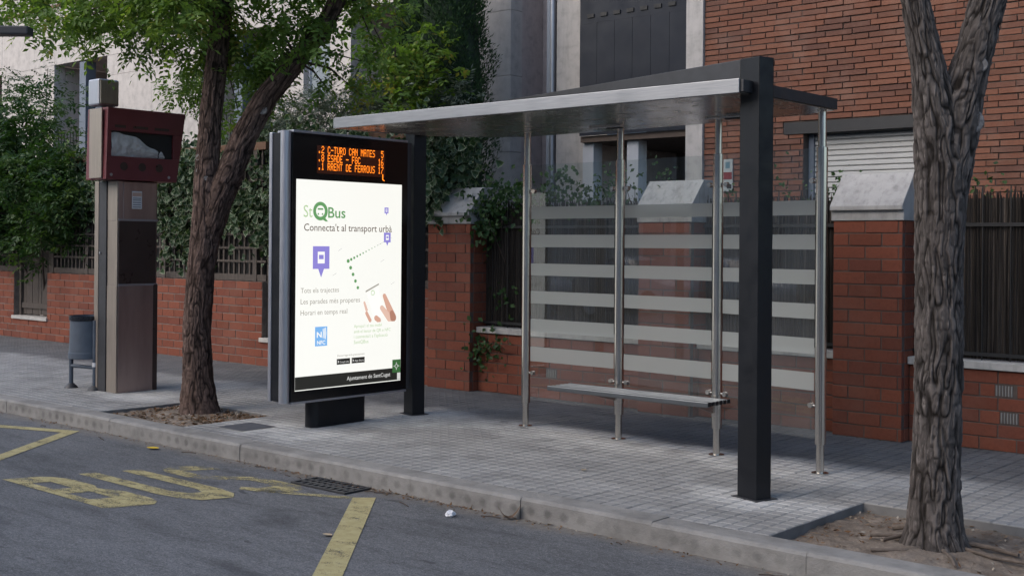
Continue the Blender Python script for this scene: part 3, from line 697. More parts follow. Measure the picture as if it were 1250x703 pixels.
# ------------------------------------------------------------------ brick house, right
bh = thing('brick_house', (-5, 12.2, 0), 'reddish long brick house behind the shelter with a closed white shutter', 'house')
YB = 11.8; WIN = (-6.24,-4.72,1.0,2.835)
box('wall_core', G['mortar_dark'], bh, -7.49, WIN[0]-.002, YB+.012, YB+.5, -.1, 7.2)
box('wall_core', G['mortar_dark'], bh, WIN[1]+.002, 2.5, YB+.012, YB+.5, -.1, 7.2)
box('wall_core', G['mortar_dark'], bh, WIN[0], WIN[1], YB+.018, YB+.5, -.1, WIN[2]); box('wall_core', G['mortar_dark'], bh, WIN[0], WIN[1], YB+.018, YB+.5, WIN[3]+.12, 7.2)
CZ = .0625
lay_bricks(bh, -7.49, -2.6, 1.6, 1.6+CZ*52, YB, .30, CZ, .011, .06, G['thin_own'], G['thin_all'], openings=[(WIN[0],WIN[1],1.0,2.84),(-6.48,-4.55,2.835,2.965)], jit=.0022, off=.37, rag=.012, prefer=lambda it: 0 if 1.95 < it[1] < 4.6 else 50)
MB().box(-6.47, -4.56, YB-.012, YB+.3, 2.838, 2.962).build('lintel', G['lintel'], bh)
wn = box('window_frame', G['bluegrey'], bh, WIN[0]+.012, WIN[0]+.07, YB+.10, YB+.16, WIN[2], WIN[3])
z = WIN[2]
while z < WIN[3]-.01:
    MB().extr([(YB+.145,z+.003),(YB+.13,z+.012),(YB+.13,z+.046),(YB+.145,z+.056),(YB+.16,z+.056),(YB+.16,z+.003)], WIN[0]+.072, WIN[1]-.02, 'x').build('shutter_slat', G['shutter'], bh); z += .057
box('shutter_backing', G['lintel'], bh, WIN[0]+.06, WIN[1]-.01, YB+.165, YB+.2, WIN[2], WIN[3])
# concrete pilaster + navy panel + porch
ps = thing('porch_block', (-8.5, 12.2, 0), 'grey pilaster and navy metal front above a dark porch with pale columns', 'building')
box('pilaster', G['plaster_grey'], ps, -7.72, -7.495, YB-.03, YB+.5, 0, 7.2)
for k in range(6):
    a = -9.32 + k*.2667; box('cladding_sheet', G['navy'], ps, a+.002, a+.2645, YB+.02, YB+.05, 2.98, 4.36)
for k in range(7): box('vent_slot', G['iron'], ps, -9.2+k*.2, -9.1+k*.2, YB+.01, YB+.03, 4.43, 4.475)
box('cladding_sheet', G['navy'], ps, -9.32, -7.722, YB+.024, YB+.05, 4.362, 6.5)
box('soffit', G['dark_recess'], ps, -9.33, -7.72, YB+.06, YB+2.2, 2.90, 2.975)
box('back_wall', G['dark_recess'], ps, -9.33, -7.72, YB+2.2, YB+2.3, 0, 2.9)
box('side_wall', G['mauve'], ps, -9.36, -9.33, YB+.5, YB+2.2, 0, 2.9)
box('doorway', G['iron'], ps, -8.5, -7.9, YB+2.17, YB+2.195, 0, 2.5)
for a in (-9.34, -8.66): MB().box(a, a+.17, YB+.12, YB+.3, 0, 2.9).build('column', G['white_paint'], ps, bevel=.006)
sg = thing('wall_sign', (-7.16, YB-.02, 2.2), 'narrow white and red sign plate on the brick house seen through the glass', 'sign')
box('plate', G['sign_white'], sg, -7.225, -7.10, YB-.02, YB-.006, 2.24, 2.60)
box('red_field', G['sign_red'], sg, -7.218, -7.107, YB-.024, YB-.0205, 2.375, 2.455)
box('emblem', G['sign_teal'], sg, -7.19, -7.135, YB-.023, YB-.0205, 2.50, 2.57)
box('black_field', G['iron'], sg, -7.17, -7.112, YB-.023, YB-.0205, 2.27, 2.32)

# ------------------------------------------------------------------ beige apartment building, left
ab = thing('apartment_building', (-18, 13, 0), 'beige panelled apartment building with deep brown balcony recesses behind the trees', 'building')
YA = 12.4; ZT = 6.42
ops = [(-28,-25.82,2.9,5.22),(-23.53,-21.47,2.9,5.22),(-18.3,-16.3,2.9,5.22),(-14.3,-12.2,2.9,5.26)]
win = (-15.45,-14.8,3.95,4.85)
xs = sorted({-30,-10.98,-24.6,-19.9,-11.66} | {v for o_ in ops for v in o_[:2]} | set(win[:2])); zs = sorted({0,2.9,5.24,ZT,3.95,4.85,4.4})
def is_open(x, z):
    for o_ in ops:
        if o_[0] < x < o_[1] and o_[2] < z < 5.23: return True
    return win[0] < x < win[1] and win[2] < z < win[3]
for x0, x1 in zip(xs[:-1], xs[1:]):
    zz = [z for z in zs if z != 4.4]
    for z0, z1 in zip(zz[:-1], zz[1:]):
        if is_open((x0+x1)/2, (z0+z1)/2): continue
        box('panel', G['plaster'], ab, x0+.003, x1-.003, YA+rng.uniform(-.001,.001), YA+.24, z0+.003, z1-.003)
for o_ in ops:
    a, b, z0, z1 = o_
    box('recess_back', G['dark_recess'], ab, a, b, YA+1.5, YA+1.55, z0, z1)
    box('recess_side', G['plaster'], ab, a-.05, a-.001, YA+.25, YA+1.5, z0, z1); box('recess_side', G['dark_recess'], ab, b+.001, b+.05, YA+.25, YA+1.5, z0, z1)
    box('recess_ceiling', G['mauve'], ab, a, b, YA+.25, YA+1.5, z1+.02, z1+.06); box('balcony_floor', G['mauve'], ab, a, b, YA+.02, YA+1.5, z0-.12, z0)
    c = a + (b-a)*.52; box('balcony_column', G['bluegrey'], ab, c-.11, c+.13, YA+.03, YA+.25, z0, z1)
    box('railing', G['iron'], ab, a, b, YA+.06, YA+.08, z0+.95, z0+.99)
    for k in range(int((b-a)/.12)): box('baluster', G['iron'], ab, a+.05+k*.12, a+.062+k*.12, YA+.063, YA+.077, z0, z0+.95)
wf = box('window', G['white_paint'], ab, win[0], win[1], YA+.10, YA+.14, win[2], win[3]); box('pane', G['window'], wf, win[0]+.05, win[1]-.05, YA+.09, YA+.1, win[2]+.05, win[3]-.05)
box('roof_edge', G['wood_brown'], ab, -30, -10.96, YA-.03, YA+.3, ZT+.002, ZT+.06)
box('upper_storey', G['plaster_grey'], ab, -30, -10.98, YA+1.6, YA+2, ZT+.06, 10)
box('core', G['dark_recess'], ab, -30, -11.2, YA+1.6, YA+6, 0, ZT)
box('return_wall', G['mauve'], ab, -11.2, -10.985, YA+.242, YA+.80, 0, 10)
box('panel', G['plaster'], ab, -11.655, -10.983, YA+.002, YA+.24, ZT+.065, 10)
box('rear_wall', G['mauve'], ab, -10.98, -10.2, YA+.68, YA+.9, 0, 10); box('side_pier', G['plaster_grey'], ab, -10.19, -9.345, YA+.03, YA+.9, 0, 10)
MB().tube([(-10.30,YA+.08,0),(-10.30,YA+.08,9.5)], .055, 14).build('downpipe', G['alu'], ab, smooth=True)
MB().box(-10.42,-10.37,YA+.1,YA+.678,0,9.6).build('pilaster_strip', G['white_paint'], ab)
ac = thing('air_conditioner', (-17.4, YA+.5, 2.92), 'white air conditioner on the balcony seen between the left tree stems', 'air conditioner')
MB().box(-17.75,-17.0,YA+.35,YA+.65,3.75,4.3).build('casing', G['white_paint'], ac, bevel=.02); MB().box(-17.72,-17.1,YA+.33,YA+.352,3.8,4.25).build('fan_grille', G['dark_grey'], ac)
for s in (-17.7,-17.1): MB().box(s,s+.06,YA+.36,YA+.62,2.9,3.749).build('bracket', G['white_paint'], ac)
bn = MB().add([(-15.1,10.3,2.9),(-14.72,10.32,2.9),(-14.8,10.3,3.55),(-15.0,10.28,3.6),(-15.1,10.33,2.9),(-14.72,10.35,2.9),(-14.8,10.33,3.55),(-15.0,10.31,3.6)],[(0,1,2,3),(7,6,5,4),(0,4,5,1),(1,5,6,2),(2,6,7,3),(3,7,4,0)]).build('closed_parasol', G['amber'])
tag(bn, 'orange folded parasol peeking over the fence beside the left tree', 'parasol')
MB().tube([(-14.91,10.315,-.02),(-14.91,10.315,2.92)], .02, 10).build('pole', G['alu'], bn)

# ------------------------------------------------------------------ bus shelter
bs = thing('bus_shelter', (-6, 7.5, 0), 'black framed bus shelter with steel posts, striped glass back and flat metal roof', 'bus shelter')
POSTS = [(-7.07,8.22),(-6.03,8.21),(-5.02,8.12),(-4.07,7.98)]
for (px, py) in POSTS:
    p = MB().lathe(px, py, [(.029,0),(.029,2.60)], 28).build('post', G['steel'], bs, smooth=True)
    MB().lathe(px, py, [(.0295,.205),(.0405,.208),(.0405,2.338),(.0295,2.342)], 28).build('sleeve', G['steel'], p, smooth=True)
    MB().lathe(px, py, [(.062,.001),(.062,.006),(.034,.008)], 28).build('base_collar', G['steel'], p, smooth=True)
# diagonal frame
A = Vector((-3.985, 6.905)); B = Vector((-8.335, 8.055)); dv = (B-A).normalized(); nv = Vector((dv.y, -dv.x))
if nv.y > 0: nv = -nv
def obox(c, hl, hw, z0, z1):
    pts = [c - dv*hl + nv*hw, c + dv*hl + nv*hw, c + dv*hl - nv*hw, c - dv*hl - nv*hw]
    return MB().prism([(p.x,p.y) for p in pts], z0, z1)
obox(A, .086, .066, 0, 2.838).build('column', G['black'], bs, bevel=.006)
obox(B, .086, .066, 0, 2.838).build('column', G['black'], bs, bevel=.006)
mid = (A+B)/2; obox(mid, (B-A).length/2-.0865, .064, 2.66, 2.836).build('beam', G['dark_grey'], bs, bevel=.006)
for c in (A, B): obox(c, .115, .095, .0012, .005).build('base_plate', G['dark_grey'], bs)
# roof
RF = 6.72
rp = [(-7.93,RF),(-3.975,RF),(-3.975,8.02),(-4.3,8.15),(-5.0,8.25),(-6.0,8.30),(-7.1,8.30),(-7.45,8.16),(-7.80,7.72)]
inner = [(-7.915,RF+.012),(-3.99,RF+.012),(-3.99,8.005),(-4.31,8.135),(-5.0,8.235),(-6.0,8.285),(-7.09,8.285),(-7.44,8.15),(-7.785,7.71)]
rf = MB().prism(rp, 2.606, 2.684).build('roof', G['dark_grey'], bs, bevel=.003)
MB().prism(inner, 2.598, 2.605).build('soffit', G['soffit'], rf)
MB().box(-7.935, -3.998, RF-.016, RF-.001, 2.598, 2.690).build('fascia', G['fascia'], rf, bevel=.004)
MB().box(-7.952, -7.936, RF-.014, RF+.6, 2.600, 2.688).build('end_trim', G['fascia'], rf, bevel=.003)
for cx, cy in ((-5.98,7.93),(-4.82,7.86)):
    MB().box(cx-.16, cx+.16, cy-.012, cy+.012, 2.582, 2.5975).build('fixing_bar', G['steel'], rf, bevel=.003)
    MB().box(cx+.02, cx+.17, cy-.02, cy+.02, 2.572, 2.5815).build('fixing_block', G['black'], rf, bevel=.003)
# glass
bands = [(1.853,1.96),(1.603,1.712),(1.351,1.457),(1.102,1.212),(.848,.963),(.586,.715)]
for (a, b) in zip(POSTS[:-1], POSTS[1:]):
    a = Vector(a); b = Vector(b); d = (b-a).normalized(); n = Vector((d.y,-d.x)); p0 = a + d*.055; p1 = b - d*.055
    def slab(z0, z1, t0, t1): return MB().prism([tuple(p0+n*t0), tuple(p1+n*t0), tuple(p1+n*t1), tuple(p0+n*t1)], z0, z1)
    gp = MB().add([(*(p0),.24),(*(p1),.24),(*(p1),2.335),(*(p0),2.335)],[(0,1,2,3)]).build('glass_pane', G['glass'], bs)
    for z0, z1 in bands: MB().add([(*(p0+n*.003),z0),(*(p1+n*.003),z0),(*(p1+n*.003),z1),(*(p0+n*.003),z1)],[(0,1,2,3)]).build('etched_band', G['etched'], gp)
    for z in (.48, 2.10):
        for q, s in ((a,1),(b,-1)):
            c0 = q + d*s*.030; c1 = q + d*s*.085
            cl = MB().tube([(*(c0),z),(*(c1),z)], .008, 12).build('clamp', G['steel'], bs, smooth=True)
            e = q + d*s*.082; MB().tube([(*(e+n*.016),z),(*(e-n*.016),z)], .019, 16).build('clamp_disc', G['steel'], cl, smooth=True)
# bench
bx0, bx1 = -6.42, -4.86
bd = (Vector((-4.86,7.72)) - Vector((-6.42,7.76))); 
be = MB()
ben = MB().box(bx0, bx1, 7.735, 7.765, .415, .455).build('bench', G['bench_steel'], bs, bevel=.006)
for k, y in enumerate((7.80, 7.855, 7.91, 7.965, 8.02)): MB().box(bx0+.0, bx1, y-.0125, y+.0125, .430, .453).build('slat', G['bench_steel'], ben, bevel=.008)
for y in (7.75, 7.80, 7.855, 7.91, 7.965, 8.02): MB().box(bx1+.0008, bx1+.012, y-.017, y+.017, .425, .456).build('end_cap', G['black'], ben, bevel=.003)
for (px, py) in POSTS[1:3]:
    MB().extr([(7.77,.432),(8.05,.434),(py-.03,.434),(py-.03,.33),(py-.07,.33),(7.79,.414)], px-.006, px+.006, 'x').build('bracket', G['steel'], ben)
    MB().lathe(px, py, [(.039,.30),(.043,.305),(.043,.46),(.039,.465)], 24).build('bracket_collar', G['steel'], ben, smooth=True)

# ------------------------------------------------------------------ backlit information panel
ip = thing('information_panel', (-8.37, 7.17, 0), 'black information panel with lit white poster and orange departure board', 'information panel')
FX = -8.28; Y0, Y1 = 6.53, 7.895; Z0, Z1 = .255, 2.575
MB().box(FX-.225, FX, Y0+.002, Y1, Z0, Z1).build('housing', G['gloss_black'], ip, bevel=.004)
MB().lathe(FX-.045, Y0-.035, [(.046, Z0-.008),(.046, Z1+.012)], 28).build('side_profile', G['alu'], ip, smooth=True)
MB().box(FX-.228, FX-.19, Y0-.072, Y0+.001, Z0-.004, Z1+.004).build('side_profile', G['alu'], ip, bevel=.008)
MB().box(FX-.189, FX-.05, Y0-.062, Y0+.001, Z0+.002, Z1-.004).build('side_recess', G['black'], ip)
MB().box(FX-.22, FX+.004, Y1+.001, Y1+.05, Z0-.003, Z1+.003).build('side_profile', G['dark_grey'], ip, bevel=.012)
MB().box(FX-.22, FX+.003, Y0+.01, Y1, Z1+.001, Z1+.022).build('top_trim', G['alu'], ip, bevel=.003)
MB().box(FX-.22, FX+.003, Y0+.01, Y1, Z0-.02, Z0-.001).build('bottom_trim', G['alu'], ip, bevel=.003)
pts = []
for k in range(9): a = math.pi/2 + math.pi*k/8; pts.append((0, k))
def stadium(cx, y0, y1, hw, n=10):
    o_ = []
    for k in range(n+1): a = math.pi*k/n; o_.append((cx+hw*math.cos(a), y1-hw+hw*math.sin(a)))
    for k in range(n+1): a = math.pi+math.pi*k/n; o_.append((cx+hw*math.cos(a), y0+hw+hw*math.sin(a)))
    return o_
MB().prism(stadium(-8.39, 6.80, 7.45, .075), .001, Z0-.021).build('foot', G['black'], ip, smooth=True)
# poster
PX = FX + .0015
PY0, PY1, PZ0, PZ1 = 6.575, 7.82, .345, 2.175
po = MB().box(FX+.0002, PX, PY0, PY1, PZ0, PZ1).build('poster', G['poster'], ip)
PW, PH = PY1-PY0, PZ1-PZ0
lay = [0]
def flat(name, mat, poly, up=1):
    """poster print: polygon in (u,v) with u 0..1 to the right, v 0..1 upward, as a thin sheet"""
    xx = PX + .0006*up
    return MB().add([(xx, PY0+u*PW, PZ0+v*PH) for u, v in poly], [tuple(range(len(poly)))]).build(name, mat, po)
def rect(u0, u1, v0, v1): return [(u0,v0),(u1,v0),(u1,v1),(u0,v1)]
def disc(u, v, ru, n=20): return [(u+ru*math.cos(2*math.pi*k/n), v+ru*PW/PH*math.sin(2*math.pi*k/n)) for k in range(n)]
def ring(name, mat, u, v, r0, r1, up=1, n=28):
    xx = PX + .0006*up; V = []; F = []
    for k in range(n):
        a = 2*math.pi*k/n
        for r in (r0, r1): V.append((xx, PY0+(u+r*math.cos(a))*PW, PZ0+v*PH+r*PW*math.sin(a)))
    for k in range(n): F.append((2*k, 2*k+1, (2*k+3)%(2*n), (2*k+2)%(2*n)))
    return MB().add(V, F).build(name, mat, po)
def lettering(name, body, mat, u0, v0, width, parent, shear=0, bold=0, up=1, height=None, x=None, y0=None, z0=None):
    cu = bpy.data.curves.new('letters', 'FONT'); cu.body = body; cu.size = 1; cu.resolution_u = 3; cu.offset = bold; cu.shear = shear
    t = bpy.data.objects.new('letters', cu); col.objects.link(t); dg = bpy.context.evaluated_depsgraph_get(); dg.update()
    me = bpy.data.meshes.new_from_object(t.evaluated_get(dg)); bpy.data.objects.remove(t); bpy.data.curves.remove(cu)
    V = np.empty(len(me.vertices)*3, np.float32); me.vertices.foreach_get('co', V); V = V.reshape(-1,3)
    mn, mx = V.min(0), V.max(0); s = width/(mx[0]-mn[0]); sv = s if height is None else height/(mx[1]-mn[1])
    W = np.empty_like(V); W[:,0] = (PX + .0006*up) if x is None else x
    W[:,1] = (PY0+u0*PW if y0 is None else y0) + (V[:,0]-mn[0])*s; W[:,2] = (PZ0+v0*PH if z0 is None else z0) + V[:,1]*sv
    me.vertices.foreach_set('co', W.ravel()); me.materials.clear(); me.update()
    return link(name, me, mat, parent)
lettering('brand_lettering', 'St', G['p_lgreen'], .065, .822, .098, po, height=.105)
lettering('brand_lettering', 'Bus', G['p_green'], .285, .822, .20, po, bold=.012, height=.095)
ring('logo_ring', G['p_green'], .215, .852, .040, .066); flat('logo_tail', G['p_green'], [(.225,.815),(.255,.822),(.285,.803),(.262,.803)])
flat('logo_bus', G['p_green'], rect(.19,.24,.858,.866)); flat('logo_bus', G['p_green'], rect(.19,.202,.834,.842)); flat('logo_bus', G['p_green'], rect(.228,.24,.834,.842)); 
lettering('slogan', "Connecta't al transport urb\u00e0", G['p_brown'], .07, .757, .83*PW, po, bold=.004)
def stop_icon(u, v, s, mat):
    flat('stop_icon', mat, [(u-s,v),(u-s*.35,v),(u,v-s*.55),(u+s*.35,v),(u+s,v),(u+s,v+s*1.45),(u-s,v+s*1.45)])
    flat('stop_icon', G['p_white'], rect(u-s*.42,u+s*.42,v+s*.35,v+s*1.1), 2); flat('stop_icon', mat, rect(u-s*.28,u+s*.28,v+s*.62,v+s*.9), 3)
stop_icon(.225, .575, .075, G['p_violet']); stop_icon(.855, .705, .034, G['p_violet']); stop_icon(.845, .852, .020, G['p_violet'])
for k in range(5): flat('route_dot', G['p_green'], disc(.475+.0235*k, .612-.033*k, .014-.0005*k, 12))
for k in range(1, 13): flat('route_dot', G['p_green'], disc(.475+.0285*k, .612+.0078*k, .0125*(.88**k), 10))
flat('route_line', G['p_pale'], [(.75,.687),(.90,.727),(.90,.7295),(.75,.6895)])
for i, (s, wd) in enumerate((('Tots els trajectes',.345),('Les parades m\u00e9s properes',.545),('Horari en temps real',.425))): lettering('poster_line', s, G['p_grey'], .045, .462-.053*i, wd*PW, po)
# hands holding a phone
flat('phone_edge', G['p_grey'], [(.645,.455),(.775,.492),(.775,.499),(.645,.463)])
ring('phone_logo', G['p_lgreen'], .715, .452, .012, .02)
def capsule(u0, v0, u1, v1, w0, w1, n=8):
    k = PH/PW; a = math.atan2((v1-v0)*k, u1-u0); o_ = []
    for i in range(n+1): t = a + math.pi/2 + math.pi*i/n; o_.append((u0+w0*math.cos(t), v0+w0*math.sin(t)/k))
    for i in range(n+1): t = a - math.pi/2 + math.pi*i/n; o_.append((u1+w1*math.cos(t), v1+w1*math.sin(t)/k))
    return o_
flat('phone', G['p_white'], [(.66,.448),(.77,.478),(.845,.345),(.735,.315)], 1)
for u0, v0, u1, v1, w0, w1, mt, up in ((.915,.325,.83,.435,.034,.017,'p_skin',2),(.885,.320,.805,.375,.028,.019,'p_skin3',3),(.92,.322,.905,.345,.03,.022,'p_skin2',4),(.775,.312,.75,.325,.022,.02,'p_skin',2),(.655,.368,.633,.405,.012,.009,'p_skin3',2),(.69,.315,.655,.352,.014,.013,'p_skin',2)): flat('finger', G[mt], [(u, max(v, .304)) for u, v in capsule(u0,v0,u1,v1,w0,w1)], up)
for u, v in ((.38,.66),(.33,.54),(.79,.605),(.895,.49)): flat('map_mark', G['p_pale'], [(u,v),(u+.035,v+.012),(u+.035,v+.015),(u,v+.003)])
# contactless badge
flat('contactless_badge', G['p_blue'], rect(.175,.285,.205,.298)); lettering('badge_lettering', 'N', G['p_white'], .19, .247, .045*PW, po, bold=.03, up=2, height=.05); lettering('badge_lettering', 'NFC', G['p_white'], .193, .213, .075*PW, po, bold=.02, up=2, height=.035)
for k in range(3): flat('badge_wave', G['p_white'], [(.243+.011*k,.243-.003*k),(.249+.011*k,.243-.003*k),(.254+.011*k,.265),(.249+.011*k,.287+.003*k),(.243+.011*k,.287+.003*k),(.247+.011*k,.265)], 2)
for i, (s, wd) in enumerate((("Apropa't el teu m\u00f2bil",.27),('amb el lector de QR o NFC',.36),("i connecta't a l'aplicaci\u00f3",.33),('SantQBus',.14))): lettering('poster_line', s, G['p_lgreen'], .535, .283-.0265*i, wd*PW, po)
lettering('poster_line', "Descarrega-te-la gratu\u00eftament", G['p_grey'], .38, .147, .26*PW, po)
for u, s in ((.375,'Google play'),(.515,'App Store')):
    flat('store_badge', G['p_black'], rect(u,u+.125,.108,.136)); lettering('badge_lettering', s, G['p_pale'], u+.028, .116, .088*PW, po, up=2); flat('badge_mark', G['p_pale'], [(u+.01,.114),(u+.022,.122),(u+.01,.130)], 2)
flat('footer', G['p_black'], rect(0,1,.004,.066)); lettering('footer_lettering', 'Ajuntament de SantCugat', G['p_pale'], .47, .027, .425*PW, po, up=2, bold=.006)
flat('crest', G['crest'], rect(.915,.998,.042,.108), 3)
ring('crest_mark', G['p_pale'], .956, .075, .014, .02, 4, 4)
for du, dv_ in ((1,0),(-1,0),(0,1),(0,-1)): flat('crest_mark', G['p_pale'], [(.956+du*.02-dv_*.004,.075+(dv_*.02-du*.004)*PW/PH),(.956+du*.032,.075+dv_*.032*PW/PH),(.956+du*.02+dv_*.004,.075+(dv_*.02+du*.004)*PW/PH)],4)
flat('footer_corner', G['p_pale'], rect(.965,.998,.006,.04), 2)
# departure board
LEDF = {'0':'01110 10001 10011 10101 11001 10001 01110','1':'00100 01100 00100 00100 00100 00100 01110','2':'01110 10001 00001 00110 01000 10000 11111','5':'11111 10000 11110 00001 00001 10001 01110','6':'00110 01000 10000 11110 10001 10001 01110','7':'11111 00001 00010 00100 01000 01000 01000','8':'01110 10001 10001 01110 10001 10001 01110',
'A':'01110 10001 10001 11111 10001 10001 10001','B':'11110 10001 10001 11110 10001 10001 11110','C':'01110 10001 10000 10000 10000 10001 01110','D':'11110 10001 10001 10001 10001 10001 11110','E':'11111 10000 10000 11110 10000 10000 11111','F':'11111 10000 10000 11110 10000 10000 10000','G':'01110 10001 10000 10111 10001 10001 01110','M':'10001 11011 10101 10101 10001 10001 10001','N':'10001 11001 10101 10011 10001 10001 10001','O':'01110 10001 10001 10001 10001 10001 01110','P':'11110 10001 10001 11110 10000 10000 10000','R':'11110 10001 10001 11110 10100 10010 10001','S':'01111 10000 10000 01110 00001 00001 11110','T':'11111 00100 00100 00100 00100 00100 00100','U':'10001 10001 10001 10001 10001 10001 01110','.':'00000 00000 00000 00000 00000 01100 01100','-':'00000 00000 00000 11111 00000 00000 00000','|':'00100 00100 00100 00100 00100 00100 00110'}
LY0, LY1 = 6.815, 7.59
bo = MB().box(FX+.0002, FX+.0012, LY0-.015, LY1+.015, 2.235, 2.480).build('led_board', G['led_dim'], ip)
def led_line(s, zc, n=22, name='led_line'):
    mb = MB(); cw = (LY1-LY0)/n; dy = cw/6.0; dz = .0092
    for i, ch in enumerate(s):
        if ch not in LEDF: continue
        for r_i, row in enumerate(LEDF[ch].split()):
            for c_i, b in enumerate(row):
                if b == '1':
                    y = LY0 + i*cw + c_i*dy; zz = zc + (3-r_i)*dz; xx = FX+.0018
                    mb.add([(xx,y,zz),(xx,y+dy*.88,zz),(xx,y+dy*.88,zz+dz*.86),(xx,y,zz+dz*.86)],[(0,1,2,3)])
    o = mb.build(name, G['led'], bo); o['kind'] = 'stuff'
led_line('.2 C-TURO CAN MATES  5', 2.440); led_line('.8 ESADE - FGC      16', 2.367); led_line('.1 RRENT DE FERROUS 17', 2.294)
MB().add([(FX+.0018,7.572,2.262),(FX+.0018,7.582,2.262),(FX+.0018,7.582,2.215),(FX+.0018,7.600,2.205),(FX+.0018,7.600,2.198),(FX+.0018,7.572,2.212)],[(0,1,2,3,4,5)]).build('led_cursor', G['led'], bo)

# ------------------------------------------------------------------ old ticket kiosk
ki = thing('ticket_kiosk', (-11.95, 7.15, 0), 'slim brown steel transit pillar with a maroon box on top next to the bin', 'kiosk')
kx0, kx1, ky0, ky1 = -12.17, -11.74, 6.92, 7.40
MB().box(kx0, kx1-.001, ky0+.004, ky1, 0, 2.28).build('core_post', G['kiosk_skin'], ki, bevel=.01)
MB().box(kx1-.0005, kx1+.012, ky0+.01, ky1-.05, .0, 1.145).build('lower_door', G['kiosk_skin'], ki, bevel=.004)
MB().box(kx1-.0005, kx1+.012, ky0+.01, ky1-.02, 1.17, 1.845).build('display_window', G['maroon_dark'], ki, bevel=.004)
MB().box(kx1-.0005, kx1+.012, ky0+.06, ky1-.02, 1.87, 2.27).build('upper_panel', G['kiosk_skin'], ki, bevel=.004)
MB().box(kx1-.0005, kx1+.016, ky1-.049, ky1+.002, .0, 1.16).build('edge_strip', G['maroon_dark'], ki, bevel=.004)
MB().box(kx1-.0005, kx1+.015, ky0+.005, ky1, 1.147, 1.168).build('trim', G['alu'], ki, bevel=.002); MB().box(kx1-.0005, kx1+.015, ky0+.005, ky1, 1.848, 1.868).build('trim', G['alu'], ki, bevel=.002)
MB().box(kx1-.19, kx1+.004, ky0-.012, ky0+.003, .0, 1.146).build('side_plate', G['champagne'], ki, bevel=.003)
MB().box(kx1-.19, kx1+.004, ky0-.010, ky0+.003, 1.849, 2.275).build('side_plate', G['champagne'], ki, bevel=.003)
MB().box(kx1-.19, kx1+.003, ky0-.008, ky0+.003, 1.149, 1.846).build('side_plate', G['champagne'], ki, bevel=.003)
MB().box(kx0+.08, kx1-.20, ky0-.02, ky0+.003, .0, 2.275).build('side_channel', G['dark_grey'], ki, bevel=.003)
MB().box(kx0-.004, kx0+.075, ky0-.024, ky0+.003, .0, 2.277).build('side_rail', G['champagne'], ki, bevel=.003)
lk = MB().lathe(0, 0, [(.012,0),(.012,.012)], 12).build('lock', G['alu'], ki, smooth=True); lk.matrix_parent_inverse = Matrix.Translation((11.95,-7.15,0)); lk.location = (kx0+.12, ky0-.022, 1.5); lk.rotation_euler = (R(90),0,0)
st = MB().box(kx1+.0125, kx1+.0138, 7.08, 7.20, 1.98, 2.17).build('timetable_sticker', G['paper'], ki)
MB().box(kx1+.014, kx1+.0145, 7.085, 7.195, 2.115, 2.155).build('sticker_print', G['sticker_peach'], st)
for z in (1.995,2.02,2.045,2.07,2.09): MB().box(kx1+.014, kx1+.0145, 7.09, 7.19, z, z+.008).build('sticker_print', G['bluegrey'], st)
# maroon head box, tapering down
hx0, hx1 = -12.09, -11.69
def tapered(x0, x1, yb0, yb1, yt0, yt1, zb, zt): return MB().add([(x0,yb0,zb),(x1,yb0,zb),(x1,yb1,zb),(x0,yb1,zb),(x0,yt0,zt),(x1,yt0,zt),(x1,yt1,zt),(x0,yt1,zt)],[(0,3,2,1),(4,5,6,7),(0,1,5,4),(1,2,6,5),(2,3,7,6),(3,0,4,7)])
def hy(z): t = (z-2.285)/.765; return 6.74+.02*t, 7.60+.11*t
hb = tapered(hx0, hx1-.02, *hy(2.285), *hy(3.05), 2.285, 3.05).build('head_box', G['maroon'], ki, bevel=.006)
# front made of four bars round the window
wz0, wz1, wy0, wy1 = 2.535, 2.805, 6.80, 7.555
def bar(ya0, ya1, yb0, yb1, z0, z1, nm='front_frame'): return tapered(hx1-.0195, hx1+.012, ya0, ya1, yb0, yb1, z0, z1).build(nm, G['maroon'], hb, bevel=.003)
bar(hy(2.285)[0], hy(2.285)[1], *hy(wz0), 2.285, wz0); bar(*hy(wz1), *hy(3.05), wz1, 3.05)
bar(hy(wz0)[0], wy0, hy(wz1)[0], wy0, wz0+.0005, wz1-.0005); bar(wy1, hy(wz0)[1], wy1, hy(wz1)[1], wz0+.0005, wz1-.0005)
MB().box(hx1-.0198, hx1-.017, wy0, wy1, wz0, wz1).build('window_back', G['iron'], hb)
MB().box(hx1-.30, hx1-.055, 6.722, 6.738, 2.30, 3.04).build('side_plate', G['champagne'], hb, bevel=.003)
for yy, zz in ((6.80,2.335),(7.50,2.335)): MB().tube([(hx1+.0121,yy,zz),(hx1+.018,yy,zz)], .016, 12).build('screw', G['alu'], hb, smooth=True)
for yy in (6.95, 7.17, 7.38): MB().tube([(hx1+.0121,yy,2.43),(hx1+.014,yy,2.43)], .045, 20).build('faded_emblem', G['maroon_dark'], hb)
for a, b in ((6.84,6.97),(7.06,7.24),(7.32,7.50)): MB().box(hx1+.0121, hx1+.0135, a, b, 2.84, 2.87).build('faded_lettering', G['maroon_dark'], hb)
